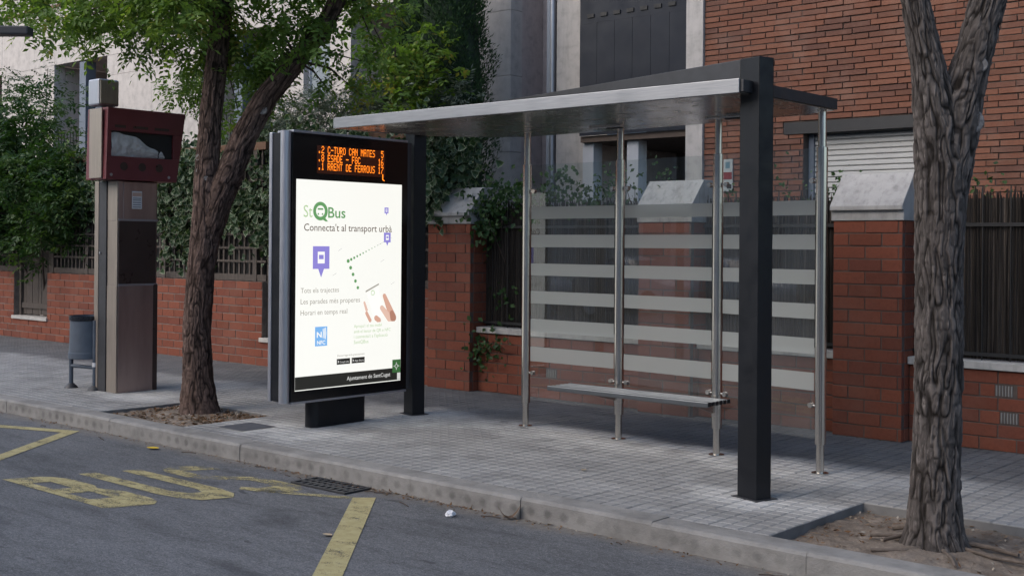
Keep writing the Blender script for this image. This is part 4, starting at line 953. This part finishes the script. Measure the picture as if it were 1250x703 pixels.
# crumpled plastic in the window
def crumple(name, mat, parent, y0, y1, zb, zf, x, seed, amp=.03, n=60):
    ys = np.linspace(0,1,n); zs_ = np.linspace(0,1,24); Yg, Zg = np.meshgrid(ys, zs_, indexing='ij')
    top = zf(ys)[:,None]; Yw = y0+(y1-y0)*Yg; Zw = zb + (top-zb)*Zg
    Xw = x + amp*np.sin(np.pi*Zg)*(.35+.65*noise2(Yg*9, Zg*4, seed)) + .009*noise2(Yg*26, Zg*11, seed+1)
    V = np.stack([Xw,Yw,Zw],-1).reshape(-1,3); I = np.arange(n*24).reshape(n,24); F = np.stack([I[:-1,:-1],I[1:,:-1],I[1:,1:],I[:-1,1:]],-1).reshape(-1,4)
    return link(name, npmesh(name, V, F, smooth=True), mat, parent)
crumple('plastic_wrap', G['white_plastic'], hb, 6.805, 7.37, wz0+.002, lambda t: wz0+.245-.17*np.clip((t-.35)/.65,0,1)**1.2+.012*np.sin(t*14), hx1-.016, 5)
crumple('plastic_wrap', G['white_plastic'], hb, 7.38, 7.45, wz0+.002, lambda t: wz0+.03+.05*np.sin(np.pi*t), hx1-.015, 9, .02)
an = MB().box(-12.02,-11.80,6.72,6.96,3.075,3.36).build('antenna_box', G['alu'], ki, bevel=.02); MB().box(-11.7995,-11.785,6.735,6.945,3.09,3.345).build('antenna_cover', G['champagne'], an, bevel=.01)
MB().box(-11.97,-11.85,6.78,6.9,3.05,3.0745).build('antenna_foot', G['alu'], ki)

# ------------------------------------------------------------------ litter bin
lb = thing('litter_bin', (-12.33, 6.9, 0), 'blue grey round litter bin hung between two short legs by the kiosk', 'litter bin')
bcx, bcy = -12.36, 6.93
MB().lathe(bcx, bcy, [(.195,.335),(.205,.34),(.205,.40),(.198,.405),(.19,.60),(.188,.775),(.194,.78),(.194,.80),(.182,.80),(.178,.70)], 32).build('bucket', G['bin'], lb, smooth=True)
MB().lathe(bcx, bcy, [(.176,.55),(.186,.79),(.199,.806),(.201,.775),(.196,.755)], 32).build('bin_bag', G['bin_bag'], lb, smooth=True)
for k in range(0): pass
for (lx, ly) in ((-12.55,6.84),(-12.155,6.90)):
    lg = MB().tube([(lx,ly,.0),(lx,ly,.76 if lx > -12.3 else .36)], .024, 14).build('leg', G['bin'], lb, smooth=True)
    MB().lathe(lx, ly, [(.075,.001),(.07,.012),(.03,.05)], 16).build('foot', G['dark_grey'], lg, smooth=True)
MB().tube([(-12.55,6.84,.245),(-12.155,6.90,.245)], .02, 10).build('cross_bar', G['bin'], lb, smooth=True)
MB().tube([(-12.155,6.90,.255),(-12.155,6.90,.30)], .027, 12).build('tape', G['paper'], lb, smooth=True)

# ------------------------------------------------------------------ drain grate, cover, litter, lamp
dg_ = thing('drain_grate', (-6.77, 5.7, ROADZ), 'rusty iron drain grate in the gutter by the kerb', 'drain grate')
gx0, gx1, gy0, gy1 = -7.06, -6.46, 5.575, 5.83
MB().box(gx0, gx1, gy0, gy1, ROADZ+.002, ROADZ+.004).build('void', G['iron'], dg_)
for a in ((gx0,gx1,gy0,gy0+.02),(gx0,gx1,gy1-.02,gy1),(gx0,gx0+.02,gy0+.021,gy1-.021),(gx1-.02,gx1,gy0+.021,gy1-.021)): MB().box(*a, ROADZ+.001, ROADZ+.014).build('frame', G['cast_iron'], dg_)
for k in range(1, 9): MB().box(gx0+k*.065, gx0+k*.065+.026, gy0+.0205, gy1-.0205, ROADZ+.0045, ROADZ+.012).build('bar', G['cast_iron'], dg_)
for y in (gy0+.095, gy0+.16): MB().box(gx0+.0205, gx1-.0205, y-.012, y+.012, ROADZ+.0042, ROADZ+.0132).build('cross_bar', G['cast_iron'], dg_)
cv = thing('utility_cover', (-8.8, 6.46, 0), 'small dark square cover plate in the pavement beside the left tree bed', 'cover')
MB().box(-8.998,-8.602,6.264,6.66,-.03,-.001).build('rim', G['kerb'], cv); MB().box(-8.975,-8.625,6.285,6.64,-.0005,.002).build('plate', G['cover'], cv)
# crumpled paper, leaves and twigs in the gutter
def blob(name, c, s, mat, seed, label, cat, flatn=.7):
    rr = np.random.default_rng(seed); nu, nv = 14, 9; V = []; F = []
    for j in range(nv+1):
        for i in range(nu):
            a = 2*math.pi*i/nu; b = math.pi*j/nv; k = 1+rr.uniform(-.3,.25)
            V.append((c[0]+s*k*math.cos(a)*math.sin(b), c[1]+s*k*math.sin(a)*math.sin(b), c[2]+s*flatn*(1-k*math.cos(b)) ))
    for j in range(nv):
        for i in range(nu): F.append((j*nu+i, j*nu+(i+1)%nu, (j+1)*nu+(i+1)%nu, (j+1)*nu+i))
    return tag(MB().add(V,F).build(name, mat), label, cat)
blob('crumpled_paper', (-5.45,5.60,ROADZ-.004), .032, G['paper'], 4, 'small crumpled white paper on the asphalt near the kerb', 'litter')
def loose_leaf(name, c, L, W, rot, mat, label, curl=.3):
    V = []; F = []; n = 6
    for i in range(n+1):
        t = i/n; wv = W*math.sin(math.pi*min(.98,t*.92+.06))**.8; z = c[2]+.006+curl*L*(t-.5)**2
        for s in (-1,0,1):
            x, y = (t-.5)*L, s*wv*.5; V.append((c[0]+x*math.cos(rot)-y*math.sin(rot), c[1]+x*math.sin(rot)+y*math.cos(rot), z + abs(s)*.15*wv))
    for i in range(n):
        for s in range(2): F.append((i*3+s, i*3+s+1, i*3+s+4, i*3+s+3))
    return tag(MB().add(V,F).build(name, mat), label, 'leaf', )
G['yellow_leaf'] = simple('yellow_leaf', (.55,.38,.03), .6); G['brown_leaf'] = simple('brown_leaf', (.10,.06,.035), .8); G['tan_leaf'] = simple('tan_leaf', (.36,.28,.19), .8)
loose_leaf('fallen_leaf', (-9.05,5.68,ROADZ), .12, .08, .4, G['yellow_leaf'], 'bright yellow fallen leaf on the road at the kerb')
loose_leaf('fallen_leaf', (-5.12,5.80,ROADZ), .15, .06, .9, G['brown_leaf'], 'dark curled dead leaf against the kerb below the shelter', 2.2)
loose_leaf('fallen_leaf', (-5.62,4.72,ROADZ), .07, .045, .2, G['tan_leaf'], 'small tan leaf lying on the open asphalt')
loose_leaf('fallen_leaf', (-5.35,6.87,.0), .05, .04, 1.2, G['tan_leaf'], 'small tan leaf on the pavement in front of the bench')
def litter_field(name, n, fx_, seed, size, label=None):
    rr = np.random.default_rng(seed); P = fx_(rr, n); D = rr.normal(size=(n,3)); D[:,2] *= .25; S = np.cross(D, rr.normal(size=(n,3))*.35+[0,0,1.])
    o = link(name, leaf_mesh(name, P, D, S, size*rr.uniform(.5,1.4,n), size*.5*rr.uniform(.5,1.3,n), rr.random(n)), G['litter']); 
    return tag(o, label, 'leaf litter', kind='stuff')
def in_pit(rect, zz, w1=1.0):
    def f(rr, n):
        p = np.stack([rr.uniform(rect[0]+.02, rect[1]-.02, n), rect[2]+(rect[3]-rect[2])*rr.beta(1.6*w1,1.0,n), np.full(n, zz)+rr.uniform(0,.022,n)], -1); return p
    return f
litter_field('leaf_litter', 1500, in_pit(PIT1, -.04, 1.3), 31, .05, 'brown leaf litter and chips covering the soil round the left tree')
litter_field('leaf_litter', 420, in_pit(PIT2, -.055), 32, .035, 'sparse dry leaf litter on the bare soil under the right trunk')
def gutter(rr, n):
    x = rr.uniform(-13, -2, n); x[:n//2] = rr.normal(-6.5, .8, n//2); return np.stack([x, 5.86-np.abs(rr.normal(0,.05,n)), np.full(n, ROADZ+.006)], -1)
litter_field('leaf_litter', 900, gutter, 33, .026, 'fine dry leaf litter along the gutter line')
for k, (pts_, rd) in enumerate((([(-3.02,6.86,-.03),(-2.92,6.83,.0),(-2.80,6.80,.0),(-2.70,6.78,-.03)],.018),([(-2.95,6.55,-.035),(-2.88,6.68,-.02),(-2.8,6.7,-.01)],.011),([(-3.05,6.6,-.035),(-2.93,6.66,-.025),(-2.8,6.66,-.02)],.009),([(-2.62,6.52,-.01),(-2.5,6.40,-.028),(-2.42,6.26,-.036)],.010),([(-2.66,6.5,-.015),(-2.74,6.36,-.026),(-2.9,6.28,-.035)],.012),([(-2.55,6.66,.0),(-2.4,6.72,-.02),(-2.25,6.70,-.03)],.014),([(-2.5,6.6,-.02),(-2.33,6.55,-.028),(-2.15,6.58,-.036)],.011))):
    o = MB().tube(pts_, [rd, rd, rd*.8] + ([rd*.6] if len(pts_) == 4 else []), 9).build('tree_root', G['root'], p2o, smooth=True)
for k in range(16):
    q = rng.uniform(0,1,4); x, y = -12+q[0]*9.5, 5.80-.16*q[1]; a = q[2]*1.2-.6; L = .05+.12*q[3]
    o = MB().tube([(x,y,ROADZ+.006),(x+L*.5*math.cos(a),y+L*.5*math.sin(a),ROADZ+.010),(x+L*math.cos(a),y+L*math.sin(a),ROADZ+.006)], .0035, 6).build('dry_twig', G['twig'], road)
# street lamp arm reaching in at the upper left
la = thing('street_lamp', (-10.6, 2.7, ROADZ), 'dark street lamp head reaching in over the road from the left', 'street lamp')
MB().tube([(-10.6,2.7,ROADZ),(-10.6,2.7,3.3)], [.07,.05], 14).build('pole', G['dark_grey'], la, smooth=True)
MB().tube([(-10.6,2.7,3.28),(-9.4,3.72,3.22)], .03, 10).build('arm', G['dark_grey'], la, smooth=True)
dvx = Vector((.75,.66)).normalized(); nvx = Vector((-dvx.y,dvx.x)); c0 = Vector((-9.45,3.67)); c1 = Vector((-8.65,4.37))
MB().prism([tuple(c0-nvx*.09),tuple(c1-nvx*.06),tuple(c1+nvx*.06),tuple(c0+nvx*.09)], 3.15, 3.215).build('lamp_head', G['dark_grey'], la, bevel=.012)

# ------------------------------------------------------------------ road markings
def stroke(name, pts, wd, mat, z=ROADZ+.004):
    """flat painted stroke along a polyline"""
    P = [Vector(p) for p in pts]; L_ = []; R_ = []
    for i, p in enumerate(P):
        t0 = (P[i]-P[i-1]).normalized() if i else (P[1]-P[0]).normalized(); t1 = (P[i+1]-P[i]).normalized() if i < len(P)-1 else t0
        n0 = Vector((-t0.y,t0.x)); n1 = Vector((-t1.y,t1.x)); m = (n0+n1).normalized(); k = wd/2/max(.4, m.dot(n0)); L_.append(p+m*k); R_.append(p-m*k)
    n = len(P); V = [(p.x,p.y,z) for p in L_] + [(p.x,p.y,z) for p in R_]
    o = MB().add(V, [(i,n+i,n+i+1,i+1) for i in range(n-1)]).build(name, mat, road); return o
def LT(u, v, ox):  # letter frame: u across (toward the kerb), v up the letter (away from the reader)
    y = 4.20 + ox + u; return (-7.27 - 1.42*v + .42*(y-4.2), y)
def letter_stroke(pts, ox, mat, wd=.10): return stroke('painted_letter', [LT(u,v,ox) for u,v in pts], wd, mat)
def wide_letter(polys, ox, mat):
    mb = MB()
    for pl in polys: mb.add([(*LT(u,v,ox), ROADZ+.004) for u,v in pl], [tuple(range(len(pl)))])
    return mb.build('painted_letter', mat, road)
def ringpoly(outer, innr): return [[outer[i], outer[(i+1)%len(outer)], innr[(i+1)%len(innr)], innr[i]] for i in range(len(outer))]
Bq = [[(0,0),(.08,0),(.08,1),(0,1)], [(.08,0),(.30,0),(.36,.06),(.22,.25),(.08,.25)], [(.36,.06),(.39,.16),(.39,.38),(.36,.46),(.22,.45),(.22,.25)], [(.08,.45),(.22,.45),(.36,.46),(.31,.53),(.20,.60),(.08,.60)], [(.31,.53),(.35,.62),(.35,.86),(.30,.96),(.20,.82),(.20,.60)], [(.08,.82),(.20,.82),(.30,.96),(.24,1),(.08,1)]]
wide_letter(Bq, 0, G['paint'])
Uq = [[(0,.25),(.12,.30),(.12,1),(0,1)], [(0,.25),(.03,.10),(.10,0),(.17,.20),(.12,.30)], [(.10,0),(.30,0),(.25,.20),(.17,.20)], [(.30,0),(.38,.10),(.41,.25),(.29,.30),(.25,.20)], [(.41,.25),(.41,1),(.29,1),(.29,.30)]]
wide_letter(Uq, .49, G['paint'])
Sq = [[(.36,.82),(.33,.96),(.25,1),(.15,1),(.14,.85),(.24,.84)], [(.15,1),(.05,.96),(0,.86),(.12,.78),(.14,.85)], [(0,.86),(0,.66),(.12,.68),(.12,.78)], [(0,.66),(.05,.55),(.16,.49),(.22,.58),(.12,.68)], [(.16,.49),(.25,.42),(.37,.42),(.33,.52),(.22,.58)], [(.25,.42),(.26,.30),(.38,.32),(.37,.42)], [(.26,.30),(.23,.20),(.30,.05),(.38,.16),(.38,.32)], [(.23,.20),(.12,.19),(.06,.26),(.0,.20),(.06,.06),(.16,0),(.30,.05)]]
wide_letter(Sq, .98, G['paint_worn'])
stroke('yellow_line', [(-11.5,5.28),(-10.42,5.68),(-9.3,4.24),(-8.6,3.3)], .13, G['paint_line'])
stroke('yellow_line', [(-6.28,5.60),(-4.94,4.15),(-4.0,3.1)], .16, G['paint_line'])
stroke('yellow_line', [(-7.0,5.25),(-6.33,5.535)], .07, G['paint_worn'])

# ------------------------------------------------------------------ street trees
def scar(parent, c, nrm, rad):
    n = Vector(nrm).normalized(); o = MB().tube([Vector(c)-n*.06, Vector(c)-n*.002, Vector(c)+n*.005, Vector(c)+n*.002], [rad*1.15, rad*1.12, rad*.95, rad*.55], 18).build('pruning_scar', G['scar'], parent, smooth=True); return o
t1 = thing('street_tree', (-10.03, 6.8, -.03), 'leafy street tree with forked brown trunk between kiosk and information panel', 'tree', 'street trees in square soil beds')
bark_tube('trunk', [(-10.03,6.8,-.12,.235),(-10.03,6.8,-.02,.20),(-10.035,6.795,.1,.175),(-10.04,6.79,.32,.147),(-10.05,6.78,.79,.136),(-10.02,6.8,1.35,.131),(-9.99,6.83,1.7,.142),(-9.985,6.83,1.95,.13),(-9.99,6.83,2.19,.119),(-9.96,6.85,2.78,.108),(-9.92,6.88,3.26,.105),(-9.89,6.92,3.82,.10),(-9.84,6.95,4.46,.092),(-9.80,7.0,5.4,.07),(-9.75,7.0,6.3,.04)], 101, .017, t1, G['bark_brown'])
bark_tube('limb', [(-9.99,6.83,1.55,.10),(-9.96,6.86,1.75,.13),(-9.89,6.92,2.07,.135),(-9.70,7.08,2.67,.119),(-9.55,7.21,3.04,.111),(-9.35,7.39,3.35,.097),(-9.11,7.6,3.79,.088),(-8.93,7.76,4.31,.08),(-8.75,7.9,5.1,.05)], 102, .016, t1, G['bark_brown'])
for c, n_, r_i in (((-9.98,6.73,2.44),(.2,-1,0),.03),((-9.97,6.735,2.31),(.25,-1,0),.036),((-9.895,6.765,2.24),(.8,-.56,0),.022),((-9.80,6.90,2.02),(.8,-.5,.2),.022),((-9.50,7.13,2.90),(.8,-.6,0),.04)): scar(t1, c, n_, r_i)
rr = np.random.default_rng(55)
# crown: limbs to clump centres, sprigs round them
cl = []
def crown_blob(c, rad, nclump, per, spread): 
    P, cc = clumped(rr, c, rad, nclump, per, spread); cl.append((P, cc)); 
for b in (((-10.6,6.5,4.12),(1.1,.8,.5),24,22,.16), ((-11.7,6.3,4.45),(.9,.7,.45),20,20,.17), ((-9.3,6.9,4.3),(.9,.7,.45),18,22,.17), ((-10.0,6.9,5.5),(2.2,1.8,.9),70,16,.24), ((-9.0,7.6,4.4),(.5,.5,.35),12,20,.16),
          ((-9.6,6.1,3.75),(.45,.35,.22),9,18,.13), ((-10.45,6.9,3.75),(.6,.4,.28),10,18,.14), ((-9.9,7.45,3.6),(.55,.4,.3),10,18,.14), ((-9.25,7.3,3.6),(.4,.35,.25),7,16,.13), ((-12.3,6.2,4.2),(.5,.4,.2),6,10,.16),
          ((-12.2,8.3,3.55),(.45,.3,.3),8,14,.11), ((-9.3,8.0,3.25),(.3,.3,.3),5,9,.11), ((-11.2,8.3,3.3),(.3,.3,.4),6,14,.12), ((-10.9,6.0,3.72),(.5,.35,.16),6,14,.12), ((-8.75,8.0,3.7),(.3,.3,.3),5,10,.13)): crown_blob(*b)
P = np.concatenate([p for p, _ in cl]); CC = np.concatenate([c for _, c in cl])
tint = np.clip(np.repeat(np.clip(rr.normal(.45,.16,len(CC)),0,1), 1), 0, 1)
tt = []
for p, cc in cl: tt.append(np.repeat(np.clip(rr.normal(.48,.17,len(cc)),0,.98), len(p)//len(cc)))
tt = np.clip(np.concatenate(tt) + rr.normal(0,.12,len(P)), 0, 1)
o = link('crown', sprigs('crown', P, rr, 9, .22, (.078,.036), .75, tt), G['leaf_tree'], t1); o['kind'] = 'stuff'
mb = MB()
roots_ = [Vector((-9.89,6.92,3.9)), Vector((-9.8,7.0,5.2)), Vector((-9.0,7.7,4.1)), Vector((-8.8,7.87,4.9)), Vector((-9.92,6.88,3.3)), Vector((-9.35,7.39,3.4))]
for c in CC[::2]:
    c = Vector(c); b = min(roots_, key=lambda q: (q-c).length); m_ = (b+c)/2 + Vector((0,0,.12*(b-c).length)); mb.tube([b, m_, c], [.016,.010,.004], 5, False)
o = mb.build('twigs', G['twig'], t1); o['kind'] = 'stuff'
# right tree
t2 = thing('street_tree', (-2.68, 6.62, -.03), 'bare forked grey trunk with pruning scars in the right soil bed', 'tree', 'street trees in square soil beds')
bark_tube('trunk', [(-2.68,6.62,-.15,.27),(-2.68,6.62,-.045,.19),(-2.68,6.62,.06,.152),(-2.68,6.62,.26,.136),(-2.67,6.63,.72,.128),(-2.67,6.63,1.41,.126),(-2.66,6.63,1.8,.136),(-2.66,6.63,2.05,.145),(-2.68,6.61,2.3,.125),(-2.71,6.58,2.59,.094),(-2.76,6.54,2.91,.078),(-2.81,6.5,3.23,.073),(-2.9,6.42,4.2,.06),(-3.0,6.3,5.2,.04)], 201, .020, t2, G['bark_grey'], nA=240, step=.007, ridges=30)
bark_tube('limb', [(-2.66,6.63,1.75,.08),(-2.64,6.645,1.95,.125),(-2.605,6.675,2.25,.128),(-2.57,6.71,2.5,.112),(-2.52,6.75,2.73,.098),(-2.47,6.8,3.01,.098),(-2.40,6.87,3.28,.082),(-2.2,7.0,4.2,.065),(-2.0,7.2,5.2,.04)], 202, .019, t2, G['bark_grey'], nA=220, step=.007, ridges=27)
vd = Vector((.1,-1,0))
for c, n_, r_i in (((-2.486,6.657,2.32),(.72,-.5,0),.056),((-2.463,6.676,2.63),(.6,-.7,0),.038),((-2.722,6.502,2.50),(-.27,-1,0),.026)): scar(t2, c, n_, r_i)
rr = np.random.default_rng(77); P, cc = clumped(rr, (-2.6,6.5,5.6), (2.2,2.0,.9), 110, 16, .24)
o = link('crown', sprigs('crown', P, rr, 7, .22, (.07,.034), .4, np.clip(rr.normal(.5,.2,len(P)),0,1)), G['leaf_tree'], t2); o['kind'] = 'stuff'
mb = MB()
for c in cc[::2]:
    c = Vector(c); b = min([Vector((-2.9,6.42,4.2)), Vector((-2.2,7.0,4.2)), Vector((-3.0,6.3,5.1)), Vector((-2.0,7.2,5.1))], key=lambda q: (q-c).length); mb.tube([b, (b+c)/2+Vector((0,0,.1)), c], [.02,.012,.004], 5, False)
o = mb.build('twigs', G['twig'], t2); o['kind'] = 'stuff'

# ------------------------------------------------------------------ hedges, ivy, cypresses
def surface_leaves(name, label, cat, boxes, mat, seed, size, edge=False, aspect=.85, facing=(.35,-1,.35), droop=.6, group=None, stems=None):
    """leaves hung over a fence: boxes of (x0,x1,y0,y1,z0,z1,n)"""
    rr = np.random.default_rng(seed); P = []; 
    for x0,x1,y0,y1,z0,z1,n in boxes:
        nc = max(3, n//22); c = np.stack([rr.uniform(x0,x1,nc), rr.uniform(y0,y1,nc), rr.uniform(z0,z1,nc)],-1)
        P.append(c[rr.integers(0,nc,n)] + rr.normal(size=(n,3))*[.11,.07,.11])
    P = np.concatenate(P); n = len(P)
    nrm = unit(np.array(facing) + rr.normal(size=(n,3))*.8); D = unit(np.cross(nrm, rr.normal(size=(n,3))) + np.array([0,0,-droop])); S = np.cross(nrm, D)
    L = size*rr.uniform(.6,1.3,n); r = np.clip(rr.normal(.5,.25,n),0,1)
    t = thing(name, tuple(np.array([P[:,0].mean(), P[:,1].mean(), 0])), label, cat, group)
    o = link('foliage', leaf_mesh('foliage', P, D, S, L, L*aspect, r, edge), mat, t); o['kind'] = 'stuff'
    mb = MB(); lo = min(b[4] for b in boxes)
    for k in range(stems or 10):
        p = Vector(P[rr.integers(0,n)]); q = Vector((p.x+rr.uniform(-.3,.3), 10.12, 0)); mb.tube([q, (p+q)/2+Vector((rr.uniform(-.1,.1),.05,.3)), p], [.012,.008,.003], 5, False)
    o = mb.build('stems', G['twig'], t); o['kind'] = 'stuff'
    return t
surface_leaves('ivy', 'variegated cream edged ivy hanging over the fence behind the left tree', 'ivy', [(-18.2,-15.2,9.62,9.86,2.0,2.95,1300),(-15.6,-12.2,9.60,9.86,1.85,2.85,2500),(-15.3,-14.2,9.6,9.8,1.4,1.95,420),(-13.4,-12.0,9.6,9.8,1.5,2.2,480),(-15.8,-12.0,9.8,10.2,2.75,3.1,800)], G['leaf_ivy'], 301, .085, True, .9, group='ivy on the fences')
surface_leaves('ivy', 'variegated ivy tumbling over the fence between black post and pillar', 'ivy', [(-11.6,-9.72,9.66,9.86,2.0,2.95,1900),(-10.4,-9.62,9.60,9.72,1.95,2.35,500),(-10.3,-9.45,9.85,10.15,2.3,2.8,700),(-11.8,-10.0,9.9,10.3,2.7,3.1,500)], G['leaf_ivy'], 302, .085, True, .9, group='ivy on the fences')
surface_leaves('climbing_vine', 'green vine climbing the pillar corner and reed fence left of the glass', 'vine', [(-9.14,-8.5,9.84,9.95,2.0,2.28,420),(-9.17,-9.02,9.72,9.90,1.55,2.1,330),(-8.6,-7.5,9.88,10.0,2.05,2.3,330),(-9.2,-8.95,9.74,9.80,.35,.78,130),(-8.98,-8.75,9.76,9.8,.5,.6,40),(-8.82,-8.70,9.88,9.9,.95,1.1,36)], G['leaf_vine'], 303, .06, False, .75, stems=6)
surface_leaves('jasmine_bush', 'thin flowering bush above the reed fence behind the middle glass pane', 'bush', [(-7.75,-6.95,9.95,10.1,2.0,2.36,230),(-6.95,-6.8,9.98,10.1,2.1,2.4,50)], G['leaf_vine'], 304, .05, False, .6, stems=8, group='thin bushes above the reed fence')
surface_leaves('jasmine_bush', 'thin twiggy bush between the shutter and the white capped pillar', 'bush', [(-5.45,-4.8,9.98,10.1,1.95,2.32,130),(-6.1,-5.5,9.98,10.1,2.0,2.25,110)], G['leaf_vine'], 305, .045, False, .6, stems=8, group='thin bushes above the reed fence')
surface_leaves('jasmine_bush', 'small green sprig above the reed fence at the right edge', 'bush', [(-3.75,-3.2,9.97,10.08,2.0,2.16,60)], G['leaf_vine'], 306, .05, False, .6, stems=4, group='thin bushes above the reed fence')
def shrub(name, label, blobs, mat, seed, leaf, K, L, droop, base, group=None, cat='shrub', nstem=8):
    rr = np.random.default_rng(seed); PP = []; TT = []; C = []
    for c, rad, nc, per, sp in blobs:
        p, cc = clumped(rr, c, rad, nc, per, sp, .35); PP.append(p); C.append(cc); TT.append(np.repeat(np.clip(rr.normal(.48,.2,nc),0,1), per))
    P = np.concatenate(PP); tn = np.clip(np.concatenate(TT)+rr.normal(0,.12,len(P)),0,1); C = np.concatenate(C)
    t = thing(name, base, label, cat, group)
    o = link('foliage', sprigs('foliage', P, rr, K, L, leaf, droop, tn), mat, t); o['kind'] = 'stuff'
    mb = MB()
    for k in range(nstem):
        c = Vector(C[rr.integers(0,len(C))]); b = Vector(base)+Vector((rr.uniform(-.15,.15), rr.uniform(-.1,.1), 0)); mb.tube([b, (b+c)/2+Vector((rr.uniform(-.1,.1),0,.2)), c], [.03,.018,.005], 6, False)
    o = mb.build('stems', G['twig'], t); o['kind'] = 'stuff'; return t
shrub('shrub', 'dense dark green shrub spilling over the wall at the left edge', [((-19.6,9.75,2.5),(1.9,.55,1.25),110,20,.17),((-21.6,9.7,2.6),(1.4,.5,1.2),60,20,.17),((-18.2,9.72,2.2),(.8,.45,.8),42,20,.15),((-20.2,9.9,3.6),(1.2,.5,.6),36,16,.2)], G['leaf_shrub'], 401, (.10,.045), 7, .24, .35, (-19.5,10.25,-.02))
shrub('shrub', 'loose twiggy shrub rising above the hedge against the beige wall', [((-20.6,10.6,4.2),(.9,.4,.6),16,7,.2),((-22.2,10.6,4.3),(.8,.4,.5),12,6,.2)], G['leaf_shrub'], 402, (.08,.035), 7, .22, .2, (-21,10.7,-.02))
shrub('oleander', 'silvery grey green shrub above the information panel', [((-12.9,10.75,3.25),(1.5,.4,.45),70,24,.13),((-11.3,10.7,3.35),(1.0,.4,.4),50,24,.13),((-14.0,10.7,3.0),(.6,.35,.4),24,22,.13)], G['leaf_olive'], 403, (.075,.018), 9, .20, -.25, (-12.6,10.8,-.02))
shrub('young_tree', 'bright green leafy sapling in front of the dark cypresses', [((-11.0,10.55,3.75),(.45,.3,.6),22,14,.13),((-11.5,10.4,3.95),(.4,.25,.5),9,11,.14),((-10.8,10.4,3.3),(.4,.3,.25),12,14,.12),((-11.9,10.45,4.7),(.7,.3,.3),9,11,.15)], G['leaf_tree'], 404, (.085,.055), 5, .16, .3, (-11.3,10.55,-.02), cat='tree')
def cypress(x, y, rad, hgt, seed, label):
    rr = np.random.default_rng(seed); n = 42000; t = thing('cypress', (x,y,-.02), label, 'tree', 'dark cypresses by the beige wall')
    z = rr.uniform(.15, 1, n); prof_ = np.where(z < .25, z/.25*.25+.75, 1) * np.clip((1-z)/.55, 0, 1)**.55
    a = rr.uniform(0, 2*np.pi, n); lump = 1 + .16*np.sin(a*5+z*31) + .12*np.sin(a*3-z*47) + rr.normal(0,.06,n)
    q = rad*prof_*lump*np.clip(1-np.abs(rr.normal(0,.14,n)), .3, 1)
    P = np.stack([x+q*np.cos(a), y+q*np.sin(a), z*hgt],-1); D = np.stack([np.cos(a)*.55, np.sin(a)*.55, np.full(n,.9)],-1) + rr.normal(size=(n,3))*.35; S = np.stack([-np.sin(a),np.cos(a),np.zeros(n)],-1) + rr.normal(size=(n,3))*.5
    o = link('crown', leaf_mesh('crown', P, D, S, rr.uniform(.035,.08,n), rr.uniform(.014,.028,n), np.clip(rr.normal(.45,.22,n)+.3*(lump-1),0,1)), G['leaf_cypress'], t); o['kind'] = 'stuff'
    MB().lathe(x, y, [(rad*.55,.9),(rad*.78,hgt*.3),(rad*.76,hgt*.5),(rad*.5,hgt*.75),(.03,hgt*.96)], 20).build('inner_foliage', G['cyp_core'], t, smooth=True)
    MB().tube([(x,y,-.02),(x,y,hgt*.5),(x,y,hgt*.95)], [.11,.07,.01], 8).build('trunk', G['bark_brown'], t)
cypress(-11.12, 11.35, .56, 7.4, 501, 'tall dark cypress nearest the beige wall edge'); cypress(-11.85, 11.45, .42, 6.4, 502, 'dark cypress further left behind the bright sapling')
